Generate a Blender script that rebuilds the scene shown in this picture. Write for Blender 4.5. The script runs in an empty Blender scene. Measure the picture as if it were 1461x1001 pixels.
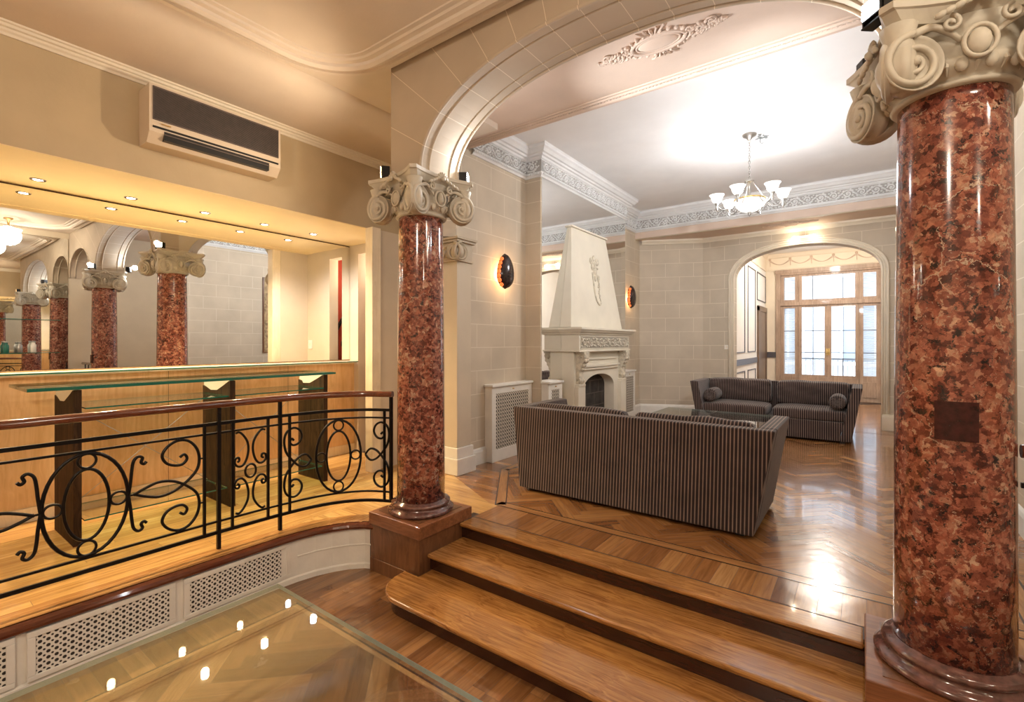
import bpy, bmesh, math, random
from mathutils import Vector, Matrix
random.seed(7)
C = bpy.context.scene.collection
SC = bpy.context.scene
PI = math.pi
R = math.radians

# ------------------------------------------------------------------ camera, world, exposure
cam_d = bpy.data.cameras.new('camera'); cam = bpy.data.objects.new('camera', cam_d); C.objects.link(cam)
cam_d.sensor_width = 36; cam_d.lens = 36 * 682 / 1461; cam_d.shift_y = -12.5 / 1461; cam_d.clip_start = .02
cam.location = (0, 0, 1.75); cam.rotation_euler = (R(90), 0, R(36.2))
SC.camera = cam
SC.view_settings.view_transform = 'Standard'; SC.view_settings.look = 'None'
SC.view_settings.gamma = 1; SC.view_settings.use_curve_mapping = False
SC.view_settings.exposure = 0.22
W = bpy.data.worlds.new('world'); SC.world = W; W.use_nodes = True
W.node_tree.nodes['Background'].inputs[0].default_value = (.86, .93, 1, 1)
W.node_tree.nodes['Background'].inputs[1].default_value = 4.5

def lamp(kind, loc, power, col, size=.05, rot=None, spot=None, blend=.6):
    l = bpy.data.lights.new('lamp_light', kind); l.energy = power; l.color = col
    if kind == 'AREA': l.size = size
    else: l.shadow_soft_size = size
    if kind == 'SPOT': l.spot_size = R(spot); l.spot_blend = blend
    o = bpy.data.objects.new('lamp_light', l); C.objects.link(o); o.location = loc
    if rot: o.rotation_euler = rot
    return o
WARM = (1, .72, .42); NEUT = (1, .9, .78); COOL = (.93, .96, 1)

# ------------------------------------------------------------------ mesh helpers
class MB:
    def __init__(s): s.bm = bmesh.new(); s.mi = 0
    def face(s, pts, mi=None):
        try:
            f = s.bm.faces.new([s.bm.verts.new(p) for p in pts]); f.material_index = s.mi if mi is None else mi; return f
        except ValueError: return None
    def box(s, x0, x1, y0, y1, z0, z1, M=None, mi=None):
        v = [Vector((x, y, z)) for z in (z0, z1) for y in (y0, y1) for x in (x0, x1)]
        if M: v = [M @ p for p in v]
        v = [s.bm.verts.new(p) for p in v]
        for q in ((0,2,3,1),(4,5,7,6),(0,1,5,4),(2,6,7,3),(0,4,6,2),(1,3,7,5)):
            f = s.bm.faces.new([v[i] for i in q]); f.material_index = s.mi if mi is None else mi
        return s
    def hexa(s, pts, mi=None):        # 4 bottom ccw, 4 top ccw
        v = [s.bm.verts.new(p) for p in pts]
        for q in ((3,2,1,0),(4,5,6,7),(0,1,5,4),(1,2,6,5),(2,3,7,6),(3,0,4,7)):
            f = s.bm.faces.new([v[i] for i in q]); f.material_index = s.mi if mi is None else mi
        return s
    def bar(s, a, b, w=.02, h=None):   # square bar between two points
        a, b = Vector(a), Vector(b); d = b - a; L = d.length
        if L < 1e-6: return s
        q = d.to_track_quat('Z', 'Y').to_matrix().to_4x4(); q.translation = a; h = h or w
        return s.box(-w/2, w/2, -h/2, h/2, 0, L, q)
    def tube(s, pts, r=.01, n=8, closed=False, cap=True):
        pts = [Vector(p) for p in pts]; N = len(pts)
        rs = r if isinstance(r, (list, tuple)) else [r] * N
        rings = []; up = None
        for i, p in enumerate(pts):
            if closed: t = pts[(i+1) % N] - pts[i-1]
            else: t = pts[min(i+1, N-1)] - pts[max(i-1, 0)]
            if t.length < 1e-9: t = Vector((0, 0, 1))
            t.normalize()
            if up is None:
                a = Vector((0, 0, 1)) if abs(t.z) < .9 else Vector((1, 0, 0))
                up = (a - t * a.dot(t)).normalized()
            else:
                up = up - t * up.dot(t)
                up = up.normalized() if up.length > 1e-6 else t.orthogonal().normalized()
            sd = t.cross(up)
            rings.append([s.bm.verts.new(p + (up * math.cos(2*PI*k/n + PI/n) + sd * math.sin(2*PI*k/n + PI/n)) * rs[i]) for k in range(n)])
        for i in range(N if closed else N-1):
            a, b = rings[i], rings[(i+1) % N]
            for k in range(n):
                f = s.bm.faces.new((a[k], a[(k+1) % n], b[(k+1) % n], b[k])); f.smooth = n > 5; f.material_index = s.mi
        if cap and not closed:
            for q in (rings[0][::-1], rings[-1]):
                f = s.bm.faces.new(q); f.material_index = s.mi
        return s
    def lathe(s, prof, n=32, M=None, smooth=True, a0=0, a1=2*PI):
        full = abs(a1 - a0 - 2*PI) < 1e-6; m = n if full else n + 1
        rings = []
        for r, z in prof:
            ring = []
            for k in range(m):
                a = a0 + (a1 - a0) * k / n
                p = Vector((r * math.cos(a), r * math.sin(a), z))
                ring.append(s.bm.verts.new(M @ p if M else p))
            rings.append(ring)
        for a, b in zip(rings, rings[1:]):
            for k in range(n):
                f = s.bm.faces.new((a[k], a[(k+1) % m], b[(k+1) % m], b[k])); f.smooth = smooth; f.material_index = s.mi
        if full:
            for q, rr in ((rings[0][::-1], prof[0][0]), (rings[-1], prof[-1][0])):
                if rr > 1e-4: f = s.bm.faces.new(q); f.material_index = s.mi
        return s
    def ell(s, c, rx, ry, rz, M=None, n=10, m=6):
        T = Matrix.Translation(c)
        if M: T = T @ M
        T = T @ Matrix.Diagonal((rx, ry, rz, 1))
        return s.lathe([(max(math.sin(PI*i/m), 1e-5), -math.cos(PI*i/m)) for i in range(m+1)], n, T)
    def prism(s, poly, z0, z1, M=None, mi=None):
        n = len(poly)
        lo = [Vector((p[0], p[1], z0)) for p in poly]; hi = [Vector((p[0], p[1], z1)) for p in poly]
        if M: lo = [M @ p for p in lo]; hi = [M @ p for p in hi]
        lo = [s.bm.verts.new(p) for p in lo]; hi = [s.bm.verts.new(p) for p in hi]
        fs = [s.bm.faces.new(lo[::-1]), s.bm.faces.new(hi)]
        for i in range(n): fs.append(s.bm.faces.new((lo[i], lo[(i+1) % n], hi[(i+1) % n], hi[i])))
        for f in fs: f.material_index = s.mi if mi is None else mi
        return s
    def sweep(s, path, prof, closed=False, smooth=False):
        """horizontal path of (x,y); profile of (offset to the right of travel, z), mitred"""
        P = [Vector((p[0], p[1])) for p in path]; N = len(P); rows = []
        for i in range(N):
            if closed: a, b = P[i] - P[i-1], P[(i+1) % N] - P[i]
            else:
                a = P[i] - P[i-1] if i else P[1] - P[0]
                b = P[i+1] - P[i] if i < N-1 else P[i] - P[i-1]
            a.normalize(); b.normalize()
            na, nb = Vector((a.y, -a.x)), Vector((b.y, -b.x))
            m = na + nb; m = m / max(m.dot(na), .2)
            rows.append([s.bm.verts.new((P[i].x + m.x * o, P[i].y + m.y * o, z)) for o, z in prof])
        for i in range(N if closed else N-1):
            a, b = rows[i], rows[(i+1) % N]
            for k in range(len(prof)-1):
                f = s.bm.faces.new((a[k], b[k], b[k+1], a[k+1])); f.smooth = smooth; f.material_index = s.mi
        return s
    def loft(s, rows, smooth=True, closed=False):
        V = [[s.bm.verts.new(p) for p in r] for r in rows]
        for a, b in zip(V, V[1:]):
            n = len(a)
            for k in range(n if closed else n-1):
                f = s.bm.faces.new((a[k], a[(k+1) % n], b[(k+1) % n], b[k])); f.smooth = smooth; f.material_index = s.mi
        return s

def T(name, label, cat, loc=(0,0,0), rz=0, group=None):
    o = bpy.data.objects.new(name, None); C.objects.link(o); o.location = loc; o.rotation_euler = (0, 0, rz)
    o.empty_display_size = .1
    o['label'] = label; o['category'] = cat
    if group: o['group'] = group
    return o
def root_of(o):
    while o.parent: o = o.parent
    return o
def wmat(o):
    m = Matrix.Identity(4)
    while o: m = Matrix.LocRotScale(o.location, o.rotation_euler, None) @ m; o = o.parent
    return m
def P(name, mb, mats, parent=None, world=False, label=None, bevel=0, sub=0, smooth=False, fixn=True):
    me = bpy.data.meshes.new(name)
    if fixn: bmesh.ops.recalc_face_normals(mb.bm, faces=mb.bm.faces)
    if smooth:
        for f in mb.bm.faces: f.smooth = True
    if world and parent: mb.bm.transform(wmat(parent).inverted())
    mb.bm.to_mesh(me); mb.bm.free()
    for m in (mats if isinstance(mats, (list, tuple)) else [mats]): me.materials.append(m)
    o = bpy.data.objects.new(name, me); C.objects.link(o)
    if parent: o.parent = parent
    if label: o['label'] = label
    if bevel:
        b = o.modifiers.new('b', 'BEVEL'); b.width = bevel; b.segments = 2; b.limit_method = 'ANGLE'; b.angle_limit = R(40)
    if sub:
        b = o.modifiers.new('s', 'SUBSURF'); b.levels = sub; b.render_levels = sub
    return o
def tag(o, label, cat, group=None, kind=None):
    o['label'] = label; o['category'] = cat
    if group: o['group'] = group
    if kind: o['kind'] = kind
    return o
def struct(name, mb, mats, parent=None, label=None, **k):
    o = P(name, mb, mats, parent, **k)
    if not parent: o['kind'] = 'structure'
    if label: o['label'] = label
    if label and not parent: o['category'] = name.split('_')[0]
    return o
def copy_tree(o, parent=None, loc=None, rz=None, label=None):
    c = o.copy(); C.objects.link(c); c.parent = parent
    if loc: c.location = loc
    if rz is not None: c.rotation_euler = (0, 0, rz)
    if label: c['label'] = label
    for ch in [x for x in C.objects if x.parent == o]: copy_tree(ch, c)
    return c
def spiral(cx, cz, r0, r1, turns, a0, dr=1, n=40):
    return [(cx + (r0 + (r1-r0)*(i/n)**.8) * math.cos(a0 + dr*2*PI*turns*i/n), cz + (r0 + (r1-r0)*(i/n)**.8) * math.sin(a0 + dr*2*PI*turns*i/n)) for i in range(n+1)]
def smoothpts(pts, n=6, closed=False):
    out = []; N = len(pts)
    for i in range(N if closed else N-1):
        g = (lambda k: pts[k % N]) if closed else (lambda k: pts[min(max(k, 0), N-1)])
        p0, p1, p2, p3 = [Vector(g(i+k)) for k in (-1, 0, 1, 2)]
        for j in range(n):
            t = j / n
            out.append(.5 * ((2*p1) + (p2-p0)*t + (2*p0-5*p1+4*p2-p3)*t*t + (3*p1-p0-3*p2+p3)*t**3))
    if not closed: out.append(Vector(pts[-1]))
    return out

# ------------------------------------------------------------------ materials
def mat(name, col, rough=.6, metal=0, coat=0, emit=None, es=0, bump=None, spec=.5):
    m = bpy.data.materials.new(name); m.use_nodes = True; b = m.node_tree.nodes['Principled BSDF']
    b.inputs['Base Color'].default_value = (*col, 1); b.inputs['Roughness'].default_value = rough
    b.inputs['Metallic'].default_value = metal; b.inputs['Coat Weight'].default_value = coat
    b.inputs['Coat Roughness'].default_value = .05; b.inputs['Specular IOR Level'].default_value = spec
    if emit: b.inputs['Emission Color'].default_value = (*emit, 1); b.inputs['Emission Strength'].default_value = es
    return m
class NT:
    def __init__(s, m): s.m = m; s.t = m.node_tree; s.b = s.t.nodes['Principled BSDF']
    def n(s, ty, ins=None, **kw):
        x = s.t.nodes.new(ty)
        for k, v in kw.items(): setattr(x, k, v)
        for k, v in (ins or {}).items():
            if hasattr(v, 'is_output') or isinstance(v, bpy.types.NodeSocket): s.t.links.new(v, x.inputs[k])
            else: x.inputs[k].default_value = v
        return x
    def math(s, op, a, b=0, c=0):
        x = s.n('ShaderNodeMath', operation=op)
        for i, v in enumerate((a, b, c)):
            if isinstance(v, bpy.types.NodeSocket): s.t.links.new(v, x.inputs[i])
            else: x.inputs[i].default_value = v
        return x.outputs[0]
    def pos(s): return s.n('ShaderNodeNewGeometry').outputs['Position']
    def obj(s): return s.n('ShaderNodeTexCoord').outputs['Object']
    def sep(s, v): return s.n('ShaderNodeSeparateXYZ', {0: v}).outputs
    def comb(s, x=0, y=0, z=0):
        c = s.n('ShaderNodeCombineXYZ')
        for i, v in enumerate((x, y, z)):
            if isinstance(v, bpy.types.NodeSocket): s.t.links.new(v, c.inputs[i])
            else: c.inputs[i].default_value = v
        return c.outputs[0]
    def noise(s, vec, scale=5, detail=4, rough=.5, dist=0):
        x = s.n('ShaderNodeTexNoise', {'Vector': vec, 'Scale': scale, 'Detail': detail, 'Roughness': rough, 'Distortion': dist}); return x.outputs['Fac']
    def ramp(s, fac, stops):
        x = s.n('ShaderNodeValToRGB', {0: fac}); e = x.color_ramp.elements
        while len(e) < len(stops): e.new(.5)
        for i, (p, c) in enumerate(stops): e[i].position = p; e[i].color = (*c, 1) if len(c) == 3 else c
        return x.outputs[0]
    def mix(s, fac, a, b, mode='MIX'):
        x = s.n('ShaderNodeMix', data_type='RGBA', blend_type=mode)
        for i, v in ((0, fac), (6, a), (7, b)):
            if isinstance(v, bpy.types.NodeSocket): s.t.links.new(v, x.inputs[i])
            else: x.inputs[i].default_value = v if i == 0 else (*v, 1)
        return x.outputs[2]
    def col(s, sock): s.t.links.new(sock, s.b.inputs['Base Color'])
    def bump(s, h, st=.3, d=.01):
        x = s.n('ShaderNodeBump', {'Height': h, 'Strength': st, 'Distance': d}); s.t.links.new(x.outputs[0], s.b.inputs['Normal'])
    def rough(s, sock): s.t.links.new(sock, s.b.inputs['Roughness'])

def plaster(name, c, var=.1, rough=.75, sc=3):
    m = mat(name, c, rough); t = NT(m); n = t.noise(t.pos(), sc, 5)
    d = tuple(x * (1 - var) for x in c); l = tuple(min(1, x * (1 + var)) for x in c)
    t.col(t.ramp(n, [(.3, d), (.7, l)])); t.bump(t.noise(t.pos(), 40, 3), .08); return m
def blocks(name, axis, c=(.53, .455, .35), joint=(.72, .64, .52), bw=.52, bh=.266, z0=.36):
    m = mat(name, c, .7); t = NT(m); p = t.sep(t.pos())
    if axis == 'x': u = p[0]
    elif axis == 'y': u = p[1]
    else: u = t.math('ADD', t.math('MULTIPLY', p[0], axis[0]), t.math('MULTIPLY', p[1], axis[1]))
    v = t.comb(u, t.math('SUBTRACT', p[2], z0), 0)
    nz = t.noise(t.pos(), 2.5, 5)
    base = t.ramp(nz, [(.3, tuple(x*.9 for x in c)), (.7, tuple(x*1.08 for x in c))])
    br = t.n('ShaderNodeTexBrick', {'Vector': v, 'Scale': 1.0, 'Mortar Size': .0045, 'Mortar Smooth': .3, 'Brick Width': bw, 'Row Height': bh})
    br.offset = .5
    t.t.links.new(base, br.inputs['Color1']); t.t.links.new(base, br.inputs['Color2']); br.inputs['Mortar'].default_value = (*joint, 1)
    t.col(br.outputs['Color']); t.bump(br.outputs['Fac'], .12, .004); return m
def voussoir(name, c, joint, cx, cz):
    m = mat(name, c, .7); t = NT(m); p = t.sep(t.pos())
    a = t.math('ARCTAN2', t.math('SUBTRACT', p[2], cz), t.math('SUBTRACT', p[0], cx))
    f = t.math('FRACT', t.math('MULTIPLY', a, 6.2))
    rr = t.math('SQRT', t.math('ADD', t.math('POWER', t.math('SUBTRACT', p[2], cz), 2), t.math('POWER', t.math('SUBTRACT', p[0], cx), 2)))
    w = t.math('DIVIDE', .028, rr)
    l = t.math('LESS_THAN', f, w)
    base = t.ramp(t.noise(t.pos(), 2.5, 5), [(.3, tuple(x*.92 for x in c)), (.7, tuple(x*1.06 for x in c))])
    t.col(t.mix(l, base, joint)); return m
def planks(name, cs, rough=.18, coat=.5, grain=1):
    """tone = per-plank attribute, UV in metres along the plank"""
    m = mat(name, cs[1], rough, coat=coat); t = NT(m)
    a = t.n('ShaderNodeAttribute', attribute_name='tone').outputs['Fac']
    uv = t.n('ShaderNodeUVMap').outputs[0]
    s = t.sep(uv); g = t.noise(t.comb(t.math('MULTIPLY', s[0], 3), t.math('MULTIPLY', s[1], 45), t.math('MULTIPLY', a, 37)), 1, 4, .6, .6)
    base = t.ramp(a, [(0, cs[0]), (.45, cs[1]), (.8, cs[2]), (1, cs[3])])
    gr = t.ramp(g, [(.3, (.62, .55, .5)), (.6, (1.05, 1.05, 1.05))])
    t.col(t.mix(.85 * grain, base, gr, 'MULTIPLY'))
    t.bump(t.noise(t.pos(), 7, 3), .10, .02)
    t.rough(t.math('MULTIPLY_ADD', t.noise(t.pos(), 5, 4), .18, rough - .07)); return m
def woodgrain(name, c0, c1, axis=0, rough=.3, coat=.3, sc=1.0):
    m = mat(name, c0, rough, coat=coat); t = NT(m); p = t.sep(t.pos())
    k = [28*sc, 28*sc, 28*sc]; k[axis] = 1.6*sc
    dw = t.math('MULTIPLY', t.noise(t.pos(), 3.5*min(sc, 1), 2), 2.2)
    v = t.comb(*[t.math('ADD', t.math('MULTIPLY', p[i], k[i]), dw) for i in range(3)])
    n = t.noise(v, 1, 6, .62, 1.2); big = t.noise(t.pos(), 2.2, 3)
    c = t.ramp(n, [(.32, c0), (.62, c1)]); t.col(t.mix(.5, c, t.ramp(big, [(.35, (.65, .62, .6)), (.65, (1.1, 1.1, 1.1))]), 'MULTIPLY'))
    t.bump(n, .06, .004); return m

M_ceil = plaster('ceiling_plaster', (.72, .62, .51), .04)
M_ceilw = plaster('white_ceiling_plaster', (.80, .79, .78), .03)
M_pink = plaster('pinkish_plaster', (.66, .52, .42), .05)
M_acwall = plaster('mustard_plaster', (.50, .39, .24), .06)
M_wallbk = plaster('beige_plaster', (.62, .53, .40), .05)
M_stx = blocks('stone_block_x', 'x'); M_sty = blocks('stone_block_y', 'y', c=(.58, .49, .37))
M_std = blocks('stone_block_diagonal', (.92, .39), c=(.56, .48, .37))
M_arch = voussoir('arch_stone', (.50, .405, .30), (.74, .64, .50), -1.245, 2.35)
M_white = plaster('white_paint', (.80, .77, .70), .06, .5, 6)
M_corn = plaster('cornice_paint', (.76, .76, .75), .05, .6, 5)
M_cornd = plaster('cornice_recess_shade', (.40, .385, .36), .08, .7, 5)  # shade behind the frieze scrolls put into a darker colour
M_stucco = plaster('stucco_cream', (.50, .41, .29), .1, .6, 9)
M_stuccog = plaster('stucco_grey', (.56, .50, .40), .1, .55, 9)
M_trimc = plaster('cream_trim', (.78, .70, .56), .05, .5)
M_black = mat('black_iron', (.012, .010, .010), .38, .6)
M_rail = woodgrain('rail_wood', (.10, .022, .010), (.17, .05, .02), 1, .16, .7)
M_darkw = woodgrain('dark_plinth_wood', (.10, .038, .015), (.20, .085, .035), 2, .35, .2)
M_plx = woodgrain('plinth_wood', (.16, .055, .022), (.30, .12, .05), 0, .35, .2)
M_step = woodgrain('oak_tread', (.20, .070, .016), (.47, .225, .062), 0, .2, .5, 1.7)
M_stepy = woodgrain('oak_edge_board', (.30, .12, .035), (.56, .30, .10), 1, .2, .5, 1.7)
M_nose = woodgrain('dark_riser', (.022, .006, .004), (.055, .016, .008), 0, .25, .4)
M_fl = planks('lounge_parquet', [(.16, .058, .018), (.33, .145, .045), (.44, .22, .075), (.56, .32, .13)], .2)
M_flb = planks('bar_boards', [(.50, .27, .09), (.62, .36, .12), (.72, .45, .17), (.80, .55, .24)], .2)
M_fll = planks('lower_parquet', [(.10, .040, .014), (.24, .11, .04), (.36, .19, .08), (.52, .32, .15)], .22)
M_gap = mat('floor_gap', (.05, .025, .012), .6)
M_inlay = mat('dark_inlay', (.05, .02, .01), .25, coat=.4)
M_panel = woodgrain('maple_panel', (.70, .44, .20), (.84, .58, .30), 2, .35, .3, .8)
M_niche = plaster('niche_plaster', (.86, .68, .38), .04)
M_jamb = woodgrain('pale_jamb', (.76, .64, .44), (.84, .73, .54), 2, .4, .2)
M_mirror = mat('mirror', (.90, .91, .90), 0.0, 1)
M_chrome = mat('chrome', (.7, .7, .7), .15, 1)
M_brass = mat('brass', (.65, .45, .18), .3, 1)
M_pewter = mat('pewter', (.42, .41, .39), .35, .9)
M_plastic = mat('white_plastic', (.8, .77, .7), .35)
M_sooty = plaster('sooty_brick', (.035, .028, .022), .5, .9, 8)

def marble():
    m = mat('red_marble', (.3, .08, .05), .13, coat=.6); t = NT(m); p = t.pos()
    w = t.n('ShaderNodeVectorMath', {0: p, 1: t.n('ShaderNodeVectorMath', {0: t.n('ShaderNodeTexNoise', {'Vector': p, 'Scale': 22.0, 'Detail': 5.0, 'Roughness': .65}).outputs['Color'], 'Scale': .07}, operation='SCALE').outputs[0]}, operation='ADD').outputs[0]
    c1 = t.sep(t.n('ShaderNodeTexVoronoi', {'Vector': w, 'Scale': 52.0}).outputs['Color'])[0]
    c2 = t.sep(t.n('ShaderNodeTexVoronoi', {'Vector': w, 'Scale': 19.0}).outputs['Color'])[0]
    cell = t.math('MULTIPLY_ADD', c1, .62, t.math('MULTIPLY', c2, .38))
    c = t.ramp(cell, [(.12, (.06, .014, .012)), (.32, (.17, .045, .032)), (.5, (.27, .085, .055)), (.66, (.36, .13, .085)), (.8, (.42, .20, .13)), (.95, (.55, .36, .25))])
    n = t.noise(w, 45, 6, .75); c = t.mix(.8, c, t.ramp(n, [(.3, (.42, .32, .3)), (.5, (.95, .9, .88)), (.72, (1.7, 1.6, 1.45))]), 'MULTIPLY')
    d = t.noise(w, 30, 5, .7); c = t.mix(t.ramp(d, [(.57, (0, 0, 0)), (.62, (1, 1, 1))]), c, (.022, .010, .012))
    ve = t.n('ShaderNodeTexVoronoi', {'Vector': w, 'Scale': 3.0}, feature='DISTANCE_TO_EDGE').outputs['Distance']
    msk = t.math('MULTIPLY', t.math('LESS_THAN', ve, .0045), t.math('GREATER_THAN', t.noise(p, 4, 2), .55))
    c = t.mix(msk, c, (.50, .36, .26))
    s = t.n('ShaderNodeTexVoronoi', {'Vector': w, 'Scale': 75.0}).outputs['Distance']
    fl = t.math('MULTIPLY', t.math('LESS_THAN', s, .20), t.math('GREATER_THAN', t.noise(p, 13, 2), .52))
    t.col(t.mix(fl, c, (.42, .29, .21))); return m
M_marble = marble()
M_mbase = plaster('dark_marble_base', (.13, .055, .045), .5, .12, 30)
M_mbase.node_tree.nodes['Principled BSDF'].inputs['Coat Weight'].default_value = .7
M_plate = plaster('dark_marble_patch', (.045, .010, .010), .5, .15, 40)

def fabric():
    m = mat('striped_corduroy', (.1, .07, .06), .85, spec=.2); t = NT(m); o = t.sep(t.obj())
    nn = t.sep(t.n('ShaderNodeTexCoord').outputs['Normal'])
    side = t.math('GREATER_THAN', t.math('ABSOLUTE', nn[0]), t.math('MAXIMUM', t.math('ABSOLUTE', nn[1]), t.math('ABSOLUTE', nn[2])))
    u = t.math('ADD', t.math('MULTIPLY', o[0], t.math('SUBTRACT', 1, side)), t.math('MULTIPLY', o[1], side))
    f = t.math('FRACT', t.math('MULTIPLY', u, 1/.0262))
    tri = t.math('ABSOLUTE', t.math('SUBTRACT', f, .5))
    c = t.ramp(tri, [(.0, (.022, .014, .014)), (.29, (.030, .019, .019)), (.38, (.18, .125, .10)), (.5, (.27, .195, .16))])
    t.col(t.mix(.5, c, t.ramp(t.noise(t.obj(), 6, 4), [(.3, (.6, .6, .6)), (.7, (1.2, 1.2, 1.2))]), 'MULTIPLY'))
    t.bump(tri, .4, .006)
    t.b.inputs['Sheen Weight'].default_value = .2; return m
M_fab = fabric()

def thin_glass(name, tint=(.93, .98, .95), base=.04, rough=0.0):
    m = bpy.data.materials.new(name); m.use_nodes = True; t = m.node_tree; t.nodes.clear()
    out = t.nodes.new('ShaderNodeOutputMaterial'); mx = t.nodes.new('ShaderNodeMixShader')
    tr = t.nodes.new('ShaderNodeBsdfTransparent'); tr.inputs[0].default_value = (*tint, 1)
    gl = t.nodes.new('ShaderNodeBsdfGlossy'); gl.inputs['Roughness'].default_value = rough
    lw = t.nodes.new('ShaderNodeLayerWeight'); lw.inputs[0].default_value = .5
    pw = t.nodes.new('ShaderNodeMath'); pw.operation = 'POWER'; pw.inputs[1].default_value = 4.0
    t.links.new(lw.outputs['Facing'], pw.inputs[0])
    ad = t.nodes.new('ShaderNodeMath'); ad.operation = 'ADD'; ad.inputs[1].default_value = base; ad.use_clamp = True
    t.links.new(pw.outputs[0], ad.inputs[0]); t.links.new(ad.outputs[0], mx.inputs[0])
    t.links.new(tr.outputs[0], mx.inputs[1]); t.links.new(gl.outputs[0], mx.inputs[2]); t.links.new(mx.outputs[0], out.inputs[0])
    return m
M_glass = thin_glass('table_glass', (.88, .91, .90), .10, .015)
M_shelf = thin_glass('shelf_glass', (.90, .96, .93), .03)
M_pane = thin_glass('window_glass', (.97, .98, 1), .0)
M_ledge = mat('lit_ledge_top', (.86, .87, .82), .25, coat=.5)  # white colour stands in for the downlight glow on the glass ledge
M_edge = mat('glass_edge', (.015, .15, .11), .08, coat=.6)
M_edgep = mat('pale_glass_edge', (.35, .42, .38), .08, coat=.6)

def holes(name, base, hole, ax, pitch=.024, r=.30, two=True):
    m = mat(name, base, .5); t = NT(m); p = t.sep(t.pos()); u = p[0] if ax == 'x' else p[1]
    def grid(k, off, rr):
        a = t.math('SUBTRACT', t.math('FRACT', t.math('ADD', t.math('DIVIDE', u, pitch), off)), .5)
        b = t.math('SUBTRACT', t.math('FRACT', t.math('ADD', t.math('DIVIDE', p[2], pitch), off)), .5)
        d = t.math('SQRT', t.math('ADD', t.math('MULTIPLY', a, a), t.math('MULTIPLY', b, b)))
        return t.math('LESS_THAN', d, rr)
    g = grid(0, 0, r)
    if two: g = t.math('MAXIMUM', g, grid(1, .5, r*.62))
    t.col(t.mix(g, base, hole)); return m
M_perf = holes('perforated_panel', (.80, .77, .70), (.02, .017, .015), 'y', .031, .27)
M_latt = holes('lattice_grille', (.66, .60, .50), (.07, .06, .05), 'y', .042, .34, True)
M_lattx = holes('lattice_grille_x', (.66, .60, .50), (.07, .06, .05), 'x', .024, .40, True)

# ------------------------------------------------------------------ floors
def clip(poly, region):
    out = poly; n = len(region)
    for i in range(n):
        a, b = region[i], region[(i+1) % n]; inp = out; out = []
        if not inp: break
        f = lambda p: (b[0]-a[0])*(p[1]-a[1]) - (b[1]-a[1])*(p[0]-a[0])
        for j in range(len(inp)):
            p, q = inp[j], inp[(j+1) % len(inp)]; fp, fq = f(p), f(q)
            if fp >= 0: out.append(p)
            if (fp >= 0) != (fq >= 0):
                t = fp / (fp - fq); out.append((p[0] + (q[0]-p[0])*t, p[1] + (q[1]-p[1])*t))
    return out
class Floor:
    def __init__(s): s.bm = bmesh.new(); s.uv = s.bm.loops.layers.uv.new('UVMap'); s.t = s.bm.faces.layers.float.new('tone')
    def plank(s, o, u, v, L, Wd, region, z, gap=.0009, tone=None):
        u = Vector(u); v = Vector(v); o = Vector(o)
        q = [o + u*gap + v*gap, o + u*(L-gap) + v*gap, o + u*(L-gap) + v*(Wd-gap), o + u*gap + v*(Wd-gap)]
        if u.cross(v) < 0: q.reverse()
        pl = clip([(p.x, p.y) for p in q], region)
        if len(pl) < 3: return
        f = s.bm.faces.new([s.bm.verts.new((p[0], p[1], z)) for p in pl])
        f[s.t] = random.betavariate(2.6, 3.0) if tone is None else tone
        r = random.random() * 20
        for l in f.loops:
            d = Vector((l.vert.co.x, l.vert.co.y)) - o; l[s.uv].uv = (d.dot(u) + r, d.dot(v) + r)
    def herring(s, region, z, Wd=.072, n=6, ang=45, org=(0, 0)):
        L = Wd * n; a = R(ang); ca, sa = math.cos(a), math.sin(a)
        xs = [p[0] for p in region]; ys = [p[1] for p in region]; cx, cy = (min(xs)+max(xs))/2, (min(ys)+max(ys))/2
        rad = math.hypot(max(xs)-min(xs), max(ys)-min(ys))/2 + L
        w = lambda x, y: (org[0] + x*ca - y*sa, org[1] + x*sa + y*ca)
        N = int(rad*3/Wd)
        for k in range(-N, N):
            for j in range(-20, 21):
                bx, by = k*Wd + j*L, k*Wd - j*L
                c = w(bx, by)
                if math.hypot(c[0]-cx, c[1]-cy) > rad + L: continue
                s.plank(w(bx, by), (ca, sa), (-sa, ca), L, Wd, region, z)
                s.plank(w(bx, by + Wd), (-sa, ca), (ca, sa), L, Wd, region, z)
    def strips(s, region, z, ax, Wd, L, off=0):
        """boards running along ax"""
        xs = [p[0] for p in region]; ys = [p[1] for p in region]
        x0, x1, y0, y1 = min(xs), max(xs), min(ys), max(ys)
        if ax == 'y':
            k = 0; x = x0
            while x < x1:
                y = y0 - (random.random() * L if L < 3 and off else 0)
                while y < y1: s.plank((x, y), (0, 1), (1, 0), L, Wd, region, z); y += L
                x += Wd
        else:
            y = y0
            while y < y1:
                x = x0 - (random.random() * L if L < 3 and off else 0)
                while x < x1: s.plank((x, y), (1, 0), (0, 1), L, Wd, region, z); x += L
                y += Wd
    def build(s, name, m):
        me = bpy.data.meshes.new(name)
        for f in s.bm.faces: f.normal_update()
        s.bm.to_mesh(me); s.bm.free(); me.materials.append(m)
        o = bpy.data.objects.new(name, me); C.objects.link(o); o['kind'] = 'structure'; return o
HU = .36
rect = lambda x0, x1, y0, y1: [(x0, y0), (x1, y0), (x1, y1), (x0, y1)]
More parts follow.
